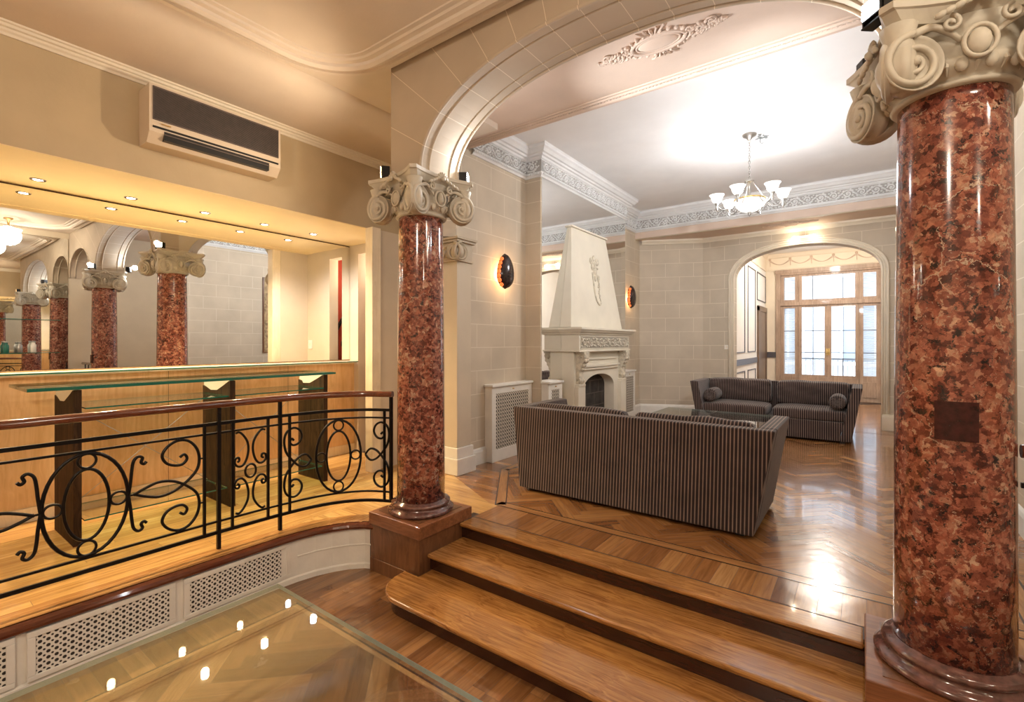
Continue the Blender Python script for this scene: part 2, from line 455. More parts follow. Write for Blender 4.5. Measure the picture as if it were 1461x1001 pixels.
# upper lounge
f = Floor(); z = HU
inner = [(-2.50, 3.31), (.66, 3.31), (.66, 9.1), (-3.12, 9.1), (-3.12, 4.2)]
f.herring(inner, z, .078, 6, 45, (-.5, 3.0))
f.strips(rect(-2.5, 1.8, 2.9, 3.22), z, 'y', .105, .32)
f.strips([(-3.6, 3.75), (-2.6, 3.22), (-2.5, 3.22), (-3.2, 4.16), (-3.6, 4.16)], z, 'x', .075, .9, 1)
f.strips([(-3.6, 4.16), (-3.2, 4.16), (-3.2, 9.2), (-3.6, 9.2)], z, 'x', .08, .4)
f.strips(rect(.74, 1.9, 3.22, 9.2), z, 'x', .08, .5)
f.strips([(-3.6, 9.2), (.95, 9.2), (.95, 9.62), (-3.6, 9.62)], z, 'y', .08, .45)
f.herring(rect(-2.0, 1.2, 9.62, 13.8), z, .078, 6, 45)
# border inlay bands (pale board, then two dark lines)
bo = [(-2.535, 3.22), (.74, 3.22), (.74, 9.2), (-3.2, 9.2), (-3.2, 4.16)]
for i in range(5):
    a, b = Vector(bo[i]), Vector(bo[(i+1) % 5]); d = (b-a).normalized(); nn = Vector((-d.y, d.x))
    f.plank(a, d, nn, (b-a).length, .09, [(-4, 2), (2, 2), (2, 10), (-4, 10)], z + .0006, 0, .72)
fo = f.build('floor', M_fl); fo['label'] = 'herringbone parquet floor of the raised lounge'
mb = MB()
for off, w in ((-.004, .012), (.086, .010)):
    for i in range(5):
        a, b = Vector(bo[i]), Vector(bo[(i+1) % 5]); d = (b-a).normalized(); nn = Vector((-d.y, d.x))
        p = [a + nn*off, b + nn*off, b + nn*(off+w), a + nn*(off+w)]
        mb.prism([(q.x, q.y) for q in p], z - .002, z + .0015)
struct('floor_inlay', mb, M_inlay, fo)
mb = MB(); mb.box(-3.62, 1.9, 2.78, 9.64, .20, z - .0015); mb.box(-2.05, 1.3, 9.64, 13.9, .2, z - .0015); struct('floor_base', mb, M_gap, fo)

# bar platform
CP = [(-3.40, -4.0), (-3.385, .5), (-3.36, 1.75), (-3.345, 1.9), (-3.315, 2.03), (-3.27, 2.14), (-3.205, 2.245), (-3.12, 2.33), (-2.99, 2.385)]
f = Floor()
f.strips(rect(-5.3, -3.50, -4, 3.75), z, 'y', .085, 1.6, 1)
def curve_x(y):
    if y > 2.385: return -2.45
    for (a, b) in zip(CP, CP[1:]):
        if a[1] <= y <= b[1]: return a[0] + (b[0]-a[0])*(y-a[1])/(b[1]-a[1])
    return -3.4
y = -4.0
while y < 3.75:
    x1 = curve_x(y + .03) if y < 2.36 else (-2.56 if y < 2.9 else -2.5)
    if y > 3.22: x1 = -2.5 - (y-3.22)*.75
    f.plank((-3.5, y), (1, 0), (0, 1), x1 + 3.5, .085, rect(-5.4, -2.4, -4, 3.75), z - .0002); y += .085
fb = f.build('floor', M_flb); fb['label'] = 'yellow oak board floor of the raised bar platform'
mb = MB(); mb.box(-5.3, -3.42, -4, 3.75, .0, z - .003); mb.box(-3.5, -3.05, 2.34, 3.75, .0, z - .003); mb.box(-3.1, -2.56, 2.87, 3.75, .0, z - .003); struct('floor_base', mb, M_gap, fb)
# curb nosing and white riser
mb = MB(); pr = [(.000, .30), (.018, .30), (.034, .312), (.040, .328), (.034, .345), (.018, .359), (-.10, .362), (-.12, .362), (-.12, .35)]
mb.sweep(CP, pr, smooth=False)
tr = struct('trim_1', mb, M_rail); tr['label'] = 'dark wooden nosing edging the bar platform'
mb = MB(); mb.sweep(CP, [(-.14, .362), (-.12, .3635), (-.085, .3635), (-.02, .3645), (.012, .3625)]); struct('edge_board', mb, M_stepy, tr)
mb = MB(); mb.sweep(CP, [(.018, 0), (.018, .035), (.008, .045), (.008, .30)]);
w = struct('wall_platform', mb, M_white); w['label'] = 'white painted riser below the bar platform'
mb = MB(); mb.sweep(CP[3:], [(.0085, .175), (.014, .180), (.014, .186), (.0085, .190)]); struct('rail_moulding', mb, M_white, w)

# lower floor
f = Floor()
f.herring([(-3.02, -4), (1.85, -4), (1.85, 1.70), (-3.02, 1.70)], 0, .10, 6, 45, (-1, .5))
f.strips(rect(-3.45, -3.06, -4, 1.74), 0, 'x', .11, .45)
f.strips(rect(-3.45, 1.85, 1.74, 2.6), 0, 'y', .088, .9, 1)
f.plank((-3.05, -4), (0, 1), (1, 0), 5.7, .03, rect(-4, 2, -4, 2), .0004, 0, .9)
f.plank((-3.05, 1.70), (1, 0), (0, 1), 4.9, .03, rect(-4, 2, -4, 2), .0004, 0, .9)
fl = f.build('floor', M_fll); fl['label'] = 'brown parquet floor of the lower room'
mb = MB(); mb.box(-3.46, 1.9, -4, 2.78, -.1, -.0015); struct('floor_base', mb, M_gap, fl)
mb = MB(); mb.box(-3.062, -3.05, -4, 1.745, -.001, .0012); mb.box(-3.062, 1.85, 1.73, 1.742, -.001, .0012); struct('floor_inlay', mb, M_inlay, fl)

# ------------------------------------------------------------------ walls and ceilings
def arch_z(s, sa, sb, zs, rise, ex):
    t = abs((s - (sa+sb)/2) / ((sb-sa)/2)); t = min(t, 1)
    return zs + rise * (1 - t**ex) ** (1/ex)
def arch_pts(sa, sb, zs, rise, ex, n=40):
    c, h = (sa+sb)/2, (sb-sa)/2; out = []
    for i in range(n+1):
        a = PI - PI*i/n; cs, sn = math.cos(a), math.sin(a)
        out.append((c + h*math.copysign(abs(cs)**(2/ex), cs), zs + rise*abs(sn)**(2/ex)))
    return out
def arch_wall(P0, P1, th, s0, s1, arches, ztop, zb=HU, mi=0, n=40):
    """wall along P0->P1 (unit steps), thickness th to the left of travel"""
    P0 = Vector(P0); d = (Vector(P1) - P0).normalized(); nn = Vector((-d.y, d.x)); mb = MB()
    w = lambda s, t, z: (P0.x + d.x*s + nn.x*t, P0.y + d.y*s + nn.y*t, z)
    cur = s0
    for (sa, sb, zs, rise, ex, zbl) in arches + [(s1, s1, 0, 0, 2, zb)]:
        if sa - cur > 1e-4:
            lo = zbl if cur > s0 + 1e-4 or True else zb
            mb.hexa([w(cur, 0, lo), w(sa, 0, lo), w(sa, th, lo), w(cur, th, lo), w(cur, 0, ztop), w(sa, 0, ztop), w(sa, th, ztop), w(cur, th, ztop)])
        if sb > sa:
            pts = arch_pts(sa, sb, zs, rise, ex, n)
            for (a, b) in zip(pts, pts[1:]):
                mb.face([w(a[0], 0, a[1]), w(b[0], 0, b[1]), w(b[0], 0, ztop), w(a[0], 0, ztop)])
                mb.face([w(a[0], th, a[1]), w(a[0], th, ztop), w(b[0], th, ztop), w(b[0], th, b[1])])
                f = mb.face([w(a[0], 0, a[1]), w(a[0], th, a[1]), w(b[0], th, b[1]), w(b[0], 0, b[1])])
            mb.face([w(sa, 0, ztop), w(sb, 0, ztop), w(sb, th, ztop), w(sa, th, ztop)])
        cur = sb
    return mb, w
def arch_trim(w, pts, t, r=.02, mb=None, legs=None):
    mb = mb or MB(); q = [w(p[0], t, p[1]) for p in pts]
    if legs is not None: q = [w(pts[0][0], t, legs)] + q + [w(pts[-1][0], t, legs)]
    mb.tube(q, r, 8); return mb

# front arcade: two arches on the marble columns
A1 = (-2.60, .11, 3.0, .655, 2.25); A2 = (.47, 1.85, 3.0, .50, 2.2)
mb, w = arch_wall((0, 2.42), (1, 2.42), .38, -2.925, 1.85, [(*A1, 3.0), (*A2, 3.0)], 3.95, 3.0)
wa = struct('wall_arcade', mb, M_arch); wa['label'] = 'stone arcade wall with the wide arch over the steps'
mb = MB()
for t in (.0, .085, .30, .38):
    arch_trim(w, arch_pts(A1[0]-.0 , A1[1], A1[2], A1[3], A1[4], 60), t, .014 if t in (0, .38) else .009, mb)
    arch_trim(w, arch_pts(*A2, 40), t, .012, mb)
struct('arch_moulding', mb, M_arch, wa)
# side arch from left column to pilaster
p0 = Vector((-2.70, 2.80)); p1 = Vector((-3.52, 3.80)); d = (p1-p0); Ls = d.length
mb, w2 = arch_wall(p0, p1, .28, 0, Ls, [(.10, Ls-.12, 2.86, .46, 2.1, 2.98)], 3.92, 2.86)
struct('wall_side', mb, M_std)
# AC wall and niche
mb = MB(); mb.box(-4.45, -4.3, -4, 3.72, 2.9805, 4.3)
wl = struct('wall_left', mb, M_acwall, bevel=0); wl['label'] = 'mustard plaster wall carrying the air conditioner'
mb = MB(); mb.box(-5.45, -4.452, -4, 3.72, 2.98, 3.05); mb.box(-4.452, -4.302, -4, 3.72, 2.975, 2.98); struct('ceiling_niche', mb, M_niche)
mb = MB(); mb.box(-5.45, -5.21, -4, 3.75, .36, 1.485); struct('wall_bar', mb, M_panel)['label'] = 'maple veneer panelling below the mirror'
mb = MB(); mb.box(-5.45, -5.31, -4, 3.75, 1.49, 3.05); struct('wall_behind_mirror', mb, M_panel)
mb = MB(); mb.box(-5.22, -5.195, -4, 3.72, .36, .47); struct('baseboard_bar', mb, M_jamb, bevel=.004)
mb = MB()
for yy in (.55, 1.7, 2.85): mb.box(-5.2105, -5.2085, yy, yy+.003, .47, 1.49)
struct('trim_2', mb, M_inlay)
# side wall Y=3.72 (with opening), wall beyond jamb
mb = MB(); mb.box(-5.45, -5.13, 3.72, 3.85, .36, 3.0); mb.box(-4.85, -3.845, 3.72, 3.85, .36, 3.0); mb.box(-5.13, -4.85, 3.72, 3.85, 2.86, 3.0)
struct('wall_bar_end', mb, M_wallbk)
mb = MB(); mb.box(-4.3, -3.84, 3.72, 3.85, 3.0, 4.3); struct('wall_bar_end', mb, M_acwall)
mb = MB(); mb.box(-4.32, -4.20, 3.225, 3.336, .36, 2.98); struct('trim_3', mb, M_jamb, bevel=.004)['label'] = 'pale wooden jamb at the right end of the bar niche'
mb = MB(); mb.box(-4.32, -4.27, 3.336, 3.72, .36, 2.98); struct('wall_jamb', mb, M_wallbk)
# red passage behind opening
M_red = plaster('red_plaster', (.42, .06, .03), .1); M_warmp = plaster('passage_plaster', (.60, .46, .33), .05)
mb = MB(); mb.box(-5.6, -4.4, 5.0, 5.1, .36, 3.0); struct('wall_passage', mb, M_red)
mb = MB(); mb.box(-5.65, -5.55, 3.85, 5.0, .36, 3.0); struct('wall_passage', mb, M_warmp)
mb = MB(); mb.box(-4.45, -4.4, 3.86, 5.0, .36, 3.0); struct('wall_passage', mb, M_red)
mb = MB(); mb.box(-5.6, -4.4, 3.85, 5.1, 3.0, 3.1); struct('ceiling_passage', mb, M_warmp)
mb = MB(); mb.box(-5.6, -4.4, 3.75, 5.1, .25, .36); struct('floor_passage', mb, M_gap)
# lounge walls
mb = MB(); mb.box(-3.68, -3.54, 3.965, 9.15, .36, 4.3)
wll = struct('wall_lounge_left', mb, M_sty); wll['label'] = 'stone block wall on the left side of the lounge'
mb = MB(); mb.box(-3.54, -3.31, 5.14, 7.85, .36, 4.3); struct('wall_chimney_breast', mb, M_sty)
mb = MB(); mb.box(-3.84, -3.54, 3.72, 3.965, 2.862, 4.3); struct('wall_above_pilaster', mb, M_sty)
mb = MB(); q = [(-3.54, 9.1), (-2.467, 9.6), (-2.467, 9.8), (-3.70, 9.8)]; mb.prism(q, .36, 3.8); struct('wall_corner', mb, M_std)
BA = (-1.911, .252, 2.91, .52, 2.2)
mb, wb = arch_wall((0, 9.6), (1, 9.6), .22, -2.6, 1.05, [(*BA, .36)], 3.8, .36)
wk = struct('wall_back', mb, M_stx); wk['label'] = 'stone block wall with arched opening to the window room'
mb = MB()
pts = arch_pts(*BA, 50)
outer = [(BA[0]-.09, HU)] + arch_pts(BA[0]-.09, BA[1]+.09, BA[2], BA[3]+.09, BA[4], 50) + [(BA[1]+.09, HU)]
inn = [(BA[0], HU)] + pts + [(BA[1], HU)]
for a, b, c_, d_ in zip(inn, inn[1:], outer[1:], outer):
    mb.hexa([(a[0], 9.6, a[1]), (b[0], 9.6, b[1]), (b[0], 9.575, b[1]), (a[0], 9.575, a[1]), (d_[0], 9.6, d_[1]), (c_[0], 9.6, c_[1]), (c_[0], 9.575, c_[1]), (d_[0], 9.575, d_[1])])
for rr, off in ((.014, .012), (.010, .045), (.016, .083)):
    o_ = [(BA[0]-off, HU)] + arch_pts(BA[0]-off, BA[1]+off, BA[2], BA[3]+off, BA[4], 50) + [(BA[1]+off, HU)]
    mb.tube([(a, 9.572, b) for a, b in o_], rr, 8)
struct('arch_trim', mb, M_trimc, wk)
mb = MB(); mb.box(.95, 1.05, 3.9, 9.6, .36, 4.3); struct('wall_lounge_right', mb, M_sty)['label'] = 'stone block wall on the right side of the lounge'
mb = MB(); mb.box(.95, 1.98, 3.9, 4.0, .36, 4.3); struct('wall_return', mb, M_stx)
mb = MB(); mb.box(1.86, 1.98, -4, 3.9, 0, 4.3); struct('wall_right', mb, M_wallbk)
mb = MB(); mb.box(-5.45, 1.98, -4.15, -4, 0, 4.3); struct('wall_rear', mb, M_wallbk)
# baseboards
bp = [(0, .36), (.03, .36), (.03, .50), (.018, .525), (.006, .535), (0, .54)]
mb = MB(); mb.sweep([(-3.54, 3.92), (-3.54, 4.30)], bp); mb.box(-3.555, -3.51, 3.9, 3.93, .36, .53); struct('baseboard_left', mb, M_white)
mb = MB(); mb.sweep([(-3.54, 8.45), (-3.54, 9.1), (-2.467, 9.6), (-2.05, 9.6)], bp); struct('baseboard_back', mb, M_white)
mb = MB(); mb.sweep([(.36, 9.6), (.95, 9.6), (.95, 4.0)], bp); struct('baseboard_right', mb, M_white)
mb = MB()
for x0, x1 in ((-2.07, -1.911), (.252, .42)): mb.box(x0, x1, 9.53, 9.85, .36, .58); mb.box(x0+.01, x1-.01, 9.545, 9.84, .58, .61)
struct('baseboard_arch', mb, M_trimc, bevel=.004)
# pilaster
T1 = T('stone_pilaster', 'beige flat pilaster with scrolled capital half hidden behind the left marble column', 'pilaster', (-3.60, 3.80, HU))
mb = MB(); mb.box(-3.78, -3.42, 3.70, 3.92, HU+.28, 2.62); P('shaft', mb, M_wallbk, T1, world=True, bevel=.004)
mb = MB(); mb.box(-3.82, -3.38, 3.66, 3.96, HU, HU+.17); mb.box(-3.80, -3.40, 3.68, 3.94, HU+.17, HU+.28); P('base', mb, M_white, T1, world=True, bevel=.006)

# ceilings
mb = MB(); mb.box(-3.54, 1.9, 3.9, 9.0, 4.22, 4.3); struct('ceiling', mb, M_ceilw)['label'] = 'white plaster ceiling of the lounge'
mb = MB(); mb.box(-3.60, 1.9, 2.80, 4.06, 3.92, 4.3)
be = struct('ceiling', mb, M_pink, bevel=.006); be['label'] = 'pinkish plaster beam soffit behind the wide arch'
mb = MB()
for yy, rr in ((3.99, .022), (3.945, .012), (3.90, .008)): mb.tube([(-3.54, yy, 3.918), (1.9, yy, 3.918)], rr, 8)
mb.tube([(-3.54, 2.92, 3.918), (1.9, 2.92, 3.918)], .012, 8)
for i in range(180): mb.ell((-3.5 + i*.03, 3.965, 3.915), .011, .008, .009, n=6, m=4)
struct('beam_moulding', mb, M_pink, be)
mb = MB(); mb.box(-3.6, 1.05, 8.87, 9.75, 3.74, 4.3)
bb = struct('ceiling', mb, M_pink); bb['label'] = 'pinkish plaster soffit in front of the back arch wall'
mb = MB()
mb.tube([(-3.54, 8.90, 3.742), (.95, 8.90, 3.742)], .018, 8); mb.tube([(-3.54, 8.96, 3.742), (.95, 8.96, 3.742)], .010, 8)
mb.sweep([(-3.50, 9.1), (-2.467, 9.6), (.95, 9.6)], [(0, 3.66), (.015, 3.66), (.03, 3.69), (.06, 3.71), (.07, 3.742)])
struct('soffit_moulding', mb, M_trimc, bb)
# lower room ceiling + cove
mb = MB(); mb.box(-3.52, 1.9, -4, 2.42, 3.86, 4.0); mb.box(-3.52, -2.92, 2.42, 3.75, 3.86, 4.0)
ceil = struct('ceiling', mb, M_ceil); ceil['label'] = 'cream plaster ceiling of the lower room'
mb = MB()
prof = [(-4.31, 3.73)] + [(-4.31 + .8*math.sin(a*PI/16)**1.0, 3.875 - .145*math.cos(a*PI/16)) for a in range(0, 9)]
mb.loft([[(x, yv, zz) for x, zz in prof] for yv in (-4, 3.75)], smooth=True); struct('cove', mb, M_ceil, ceil)
# picture rail moulding at the cove foot
mb = MB(); mb.sweep([(-4.3, -4), (-4.3, 3.72)], [(0, 3.655), (.012, 3.655), (.018, 3.67), (.03, 3.68), (.03, 3.695), (.045, 3.70), (.05, 3.715), (.062, 3.72), (.065, 3.74), (0, 3.745)]); struct('trim_4', mb, M_trimc)
# moulded loop on the ceiling
def rrect(x0, x1, y0, y1, r, n=10):
    out = []
    for cx, cy, a in ((x1-r, y1-r, 0), (x0+r, y1-r, 90), (x0+r, y0+r, 180), (x1-r, y0+r, 270)):
        for i in range(n+1): t = R(a + 90*i/n); out.append((cx + r*math.cos(t), cy + r*math.sin(t)))
    return out
mb = MB(); path = rrect(-3.49, 1.5, -3.2, 2.415, .62, 14)
mb.sweep(path, [(0, 3.862), (-.006, 3.845), (-.03, 3.842), (-.04, 3.822), (-.075, 3.818), (-.085, 3.835), (-.105, 3.84), (-.112, 3.815), (-.15, 3.80), (-.175, 3.815), (-.18, 3.835), (-.215, 3.838), (-.225, 3.85), (-.255, 3.852), (-.26, 3.862)], closed=True)
struct('trim_5', mb, M_ceil)['label'] = 'rounded plaster moulding looping around the lower room ceiling'

# ------------------------------------------------------------------ lounge cornice with scroll frieze
CO = [(-3.54, 4.06), (-3.54, 5.14), (-3.31, 5.14), (-3.31, 7.85), (-3.54, 7.85), (-3.54, 8.87), (.95, 8.87), (.95, 4.06)]
mb = MB()
pf = [(0, 3.86), (.02, 3.86), (.028, 3.875), (.04, 3.885), (.04, 3.905), (.03, 3.915), (.03, 4.075), (.05, 4.085), (.06, 4.105), (.085, 4.11), (.095, 4.13), (.12, 4.135), (.145, 4.165), (.165, 4.18), (.165, 4.205), (.18, 4.22)]
mb.sweep(CO, pf); co = struct('trim_6', mb, M_corn); co['label'] = 'white plaster cornice with scroll frieze around the lounge'
mb = MB(); rb = MB()
for a, b in zip(CO[:-1], CO[1:]):
    a, b = Vector(a), Vector(b); L = (b-a).length; d = (b-a).normalized(); nn = Vector((d.y, -d.x))
    inner_ = .03; w3 = lambda s, zz, o=.036: (a.x + d.x*s + nn.x*o, a.y + d.y*s + nn.y*o, zz)
    n = max(1, round(L/.17)); st = L/n
    for i in range(n):
        s = st*(i+.5); up = 1 if i % 2 else -1; zc = 3.995
        sp = spiral(0, 0, .052, .010, 1.35, PI if up > 0 else PI, up, 16)
        mb.tube([w3(s + x_*.95, zc + y_) for x_, y_ in sp], [.012 - .006*k/16 for k in range(17)], 5)
        mb.tube([w3(s - st*.5 + st*t, zc + up*.055*math.sin(PI*t) - 0) for t in (0, .2, .4, .6, .8, 1)], .008, 5)
        for dx, dz, rr in ((-.05, .045, .014), (.055, .04, .016), (.06, -.03, .013), (-.03, -.055, .014), (0, 0, .014), (.07, .005, .012), (-.075, .01, .013), (.035, .06, .012), (.02, -.06, .012), (-.065, -.04, .012), (.08, -.055, .011)):
            mb.ell(w3(s + dx, zc + dz*up), rr*1.3, rr, rr, n=6, m=4)
    k = int(L/.03)
    for i in range(k): mb.box(-.011, .011, -.009, .009, -.011, .011, Matrix.Translation(w3((i+.5)*L/k, 3.895, .046)) @ Matrix.Rotation(math.atan2(d.y, d.x), 4, 'Z'))
struct('scroll_relief', mb, M_corn, co)
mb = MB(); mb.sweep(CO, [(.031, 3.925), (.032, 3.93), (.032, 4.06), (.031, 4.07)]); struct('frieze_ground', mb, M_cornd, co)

# ceiling cartouches
def cartouche(name, cx, cy, z, L, m, label):
    mb = MB(); s = L/.9
    for rx, ry, rr in ((.19, .10, .016), (.155, .078, .010), (.10, .05, .010), (.05, .025, .010)):
        mb.tube([(cx + rx*s*math.cos(2*PI*k/32), cy + ry*s*math.sin(2*PI*k/32), z) for k in range(32)], rr*s, 6, closed=True)
    mb.ell((cx, cy, z), .15*s, .075*s, .02*s, n=20)
    for sx in (-1, 1):
        for i in range(26):
            t = i/25; x = cx + sx*(.19 + .26*t)*s; sp = .07*(1-t) + .012
            for k in range(3):
                mb.ell((x, cy + random.uniform(-1, 1)*sp*s, z - .003), random.uniform(.010, .022)*s, random.uniform(.008, .016)*s, .014*s, Matrix.Rotation(random.random()*3, 4, 'Z'), n=7, m=4)
        for k in range(3):
            sp = spiral(cx + sx*(.23 + .07*k)*s, cy + (.035 if k % 2 else -.035)*s, .04*s, .008*s, 1.4, random.random()*6, sx, 18)
            mb.tube([(a, b, z - .006) for a, b in sp], .008*s, 5)
    for a in range(24):
        t = 2*PI*a/24; mb.ell((cx + .225*s*math.cos(t), cy + .125*s*math.sin(t), z), .022*s, .012*s, .016*s, Matrix.Rotation(t + .5, 4, 'Z'), n=7, m=4)
    for sy in (-1, 1):
        for k in range(5): mb.tube(smoothpts([(cx + (k-2)*.02*s, cy + sy*.11*s, z), (cx + (k-2)*.035*s, cy + sy*.15*s, z - .01), (cx + (k-2)*.05*s, cy + sy*.17*s, z)], 4), .008*s, 5)
    return tag(P(name, mb, m), label, 'ornament')
cartouche('ceiling_cartouche', -1.19, 3.41, 3.916, .92, M_pink, 'oval plaster cartouche with leafy wings on the soffit behind the wide arch')
cartouche('ceiling_cartouche', -.98, 9.22, 3.736, .80, M_pink, 'small flat plaster ornament on the soffit above the far arched doorway')

# ------------------------------------------------------------------ columns
def volute(mb, c, n, r=.106, th=.075, flip=1):
    """scroll disc with centre c, facing horizontal direction n"""
    n = Vector(n).normalized(); side = Vector((-n.y, n.x, 0)) * flip; c = Vector(c); up = Vector((0, 0, 1))
    M = Matrix(((side.x, up.x, n.x, c.x), (side.y, up.y, n.y, c.y), (side.z, up.z, n.z, c.z), (0, 0, 0, 1)))
    mb.lathe([(r*.86, -th), (r*.93, -th*.6), (r*.80, -th*.3), (r*.97, -.004), (r*.97, 0), (r*.93, .003), (r*.88, -.006), (.001, -.010)], 28, M)
    sp = spiral(0, 0, r, .012, 2.15, PI/2, -1, 56)
    mb.tube([M @ Vector((a, b, .001)) for a, b in sp], [.015 - .007*i/56 for i in range(57)], 6)
    mb.ell(M @ Vector((0, 0, .008)), .016, .016, .016)
def capital(parent, w=.30, detail=True):
    """origin = top of the shaft"""
    mb = MB(); mb.lathe([(.16, 0), (.186, .002), (.196, .012), (.186, .024), (.18, .028), (.19, .036), (.215, .06), (.225, .085), (.21, .10), (.20, .12), (.205, .20), (.23, .235)], 40)
    P('echinus', mb, M_stuccog, parent)
    mb = MB()
    for i in range(16):
        a = 2*PI*(i+.5)/16; mb.ell((.212*math.cos(a), .212*math.sin(a), .066), .022, .016, .030, Matrix.Rotation(a + PI/2, 4, 'Z'), n=8, m=6)
        a = 2*PI*i/16; mb.tube([(.205*math.cos(a), .205*math.sin(a), .10), (.222*math.cos(a), .222*math.sin(a), .06), (.20*math.cos(a), .20*math.sin(a), .035)], [.006, .008, .002], 5)
    P('egg_and_dart', mb, M_stuccog, parent)
    # abacus with concave sides
    def aba(w, cut, dip):
        out = []
        for q in range(4):
            a = PI/2*q; ca, sa = math.cos(a), math.sin(a)
            for i in range(11):
                t = -1 + 2*i/10; x = t*(w - cut); y = -(w - dip*(1-t*t))
                out.append((x*ca - y*sa, x*sa + y*ca))
        return out
    mb = MB(); lv = [(.225, .262), (.235, .268), (.27, .292), (.275, .302), (.30, .302)]
    mb.loft([[(x, y, z) for x, y in aba(w_, .035, .055) ] + [None] for z, w_ in []] or [[(x, y, z) for x, y in aba(w_, .035, .055)] for z, w_ in lv], smooth=False, closed=True)
    mb.face([(x, y, .30) for x, y in aba(.302, .035, .055)]); mb.face([(x, y, .225) for x, y in aba(.262, .035, .055)][::-1])
    P('abacus', mb, M_stuccog, parent)
    for q in range(4):
        a = PI/2*q; Rz = Matrix.Rotation(a, 4, 'Z'); Rn = Matrix.Rotation(a, 3, 'Z')
        mb = MB()
        volute(mb, Rz @ Vector((.195, -.262, .075)), Rn @ Vector((-.30, -1, 0)), flip=1)
        volute(mb, Rz @ Vector((.262, -.195, .075)), Rn @ Vector((1, .30, 0)), flip=-1)
        mb.lathe([(.02, -.09), (.05, -.06), (.06, 0), (.045, .10), (.06, .15)], 12, Matrix.Translation(Rz @ Vector((.235, -.235, .075))))
        P('volute', mb, M_stuccog, parent)
        mb = MB()
        for sx in (-1, 1):   # band from scroll to the middle and curl beside it
            pts = smoothpts([(sx*.20, -.262, .176), (sx*.14, -.245, .20), (sx*.08, -.225, .175), (sx*.045, -.215, .145)], 5)
            mb.tube([Rz @ Vector(p) for p in pts], [.016 - .008*i/len(pts) for i in range(len(pts))], 6)
            sp = spiral(sx*.085, .20, .032, .006, 1.3, PI/2, sx, 18)
            mb.tube([Rz @ Vector((x_, -.245, z_)) for x_, z_ in sp], .008, 6)
            for k in range(4): mb.ell(Rz @ Vector((sx*(.04 + .028*k), -.262 - .006*k, .262 - .014*k)), .022, .012, .012, Rz @ Matrix.Rotation(sx*.6, 4, 'Y'), n=8, m=5)
        mb.ell(Rz @ Vector((0, -.232, .125)), .036, .02, .046)
        mb.tube([Rz @ Vector((.046*math.cos(t*PI/10), -.236, .125 + .056*math.sin(t*PI/10))) for t in range(20)], .008, 6, closed=True)
        for k in range(7): t = R(-75 + 25*k); mb.ell(Rz @ Vector((.030*math.sin(t), -.262, .262 + .034*math.cos(t))), .009, .012, .024, Rz @ Matrix.Rotation(t, 4, 'Y'), n=7, m=5)
        mb.ell(Rz @ Vector((0, -.272, .262)), .018, .016, .018)
        P('acanthus_ornament', mb, M_stuccog, parent)
def column(cx, cy, label, turn=0, name='marble_column'):
    t = T(name, label, 'column', (cx, cy, 0), 0)
    h = .275
    mb = MB(); mb.box(-h, h, -h, h, 0, .10); mb.box(-h+.004, h-.004, -h+.004, h-.004, .10, .355)
    pl = P('plinth', mb, M_darkw, t, bevel=.004)
    mb = MB(); mb.box(-h-.006, h+.006, -h-.006, h+.006, .355, .447); P('plinth_cap', mb, M_plx, t, bevel=.006)
    mb = MB(); mb.box(-h+.05, h-.05, -h+.05, h-.05, .447, .4495); P('plinth_inset', mb, M_darkw, t)
    mb = MB(); mb.lathe([(.245, .4495), (.252, .46), (.252, .472), (.236, .482), (.222, .487), (.214, .497), (.214, .505), (.224, .511), (.226, .522), (.213, .532), (.196, .537), (.19, .545)], 56)
    P('base_moulding', mb, M_mbase, t)
    mb = MB(); mb.lathe([(.184, .54), (.1835, .9), (.181, 1.5), (.176, 2.2), (.171, 2.66), (.171, 2.71)], 64); P('shaft', mb, M_marble, t)
    cp = bpy.data.objects.new('capital', None); C.objects.link(cp); cp.parent = t; cp.location = (0, 0, 2.70); cp.rotation_euler = (0, 0, R(turn))
    capital(cp)
    return t
cl = column(-2.785, 2.60, 'dark red marble column with ionic capital at the left end of the steps', -6)
cr = column(.291, 2.585, 'large red marble column with ionic capital at the right edge, near the camera', 12)
# dark patch on the right column: slightly bowed slab
mb = MB(); rows = []
ac = math.atan2(-2.585, -.291) + .02
for zz in (1.385, 1.53):
    rows.append([( .1825*math.cos(ac + da), .1825*math.sin(ac + da), zz) for da in [i*.05 - .33 + .05 for i in range(0, 14)]])
rows2 = [[(p[0]*1.05, p[1]*1.05, p[2]) for p in r] for r in rows]
mb.loft([rows[0], rows2[0], rows2[1], rows[1]], smooth=False)
P('marble_patch', mb, M_plate, cr, label='dark square marble patch')
# pilaster capital
cp = bpy.data.objects.new('capital', None); C.objects.link(cp); cp.parent = T1
mb = MB(); mb.box(-3.80, -3.40, 3.68, 3.94, 2.60, 2.625); mb.box(-3.84, -3.36, 3.64, 3.96, 2.825, 2.85); mb.box(-3.82, -3.38, 3.66, 3.95, 2.80, 2.825); mb.box(-3.79, -3.41, 3.69, 3.93, 2.6, 2.8); mb.box(-3.76, -3.40, 3.72, 3.90, 2.85, 2.858)
P('abacus', mb, M_stucco, cp, world=True, bevel=.004)
for vc, vn, vf in (((-3.415, 3.645, 2.69), (.1, -1, 0), 1), ((-3.785, 3.645, 2.69), (-.1, -1, 0), -1), ((-3.365, 3.70, 2.69), (1, -.1, 0), -1)):
    mb = MB(); volute(mb, vc, vn, .10, .06, vf); mb.bm.transform(wmat(cp).inverted()); P('volute', mb, M_stucco, cp)
mb = MB()
for k in range(9):
    mb.ell((-3.72 + .03*k, 3.675, 2.67 + .03*(k % 2)), .018, .02, .03, n=8); mb.ell((-3.71 + .03*k, 3.672, 2.76), .016, .016, .018, n=8)
mb.bm.transform(wmat(cp).inverted()); P('leaf_ornament', mb, M_stucco, cp)

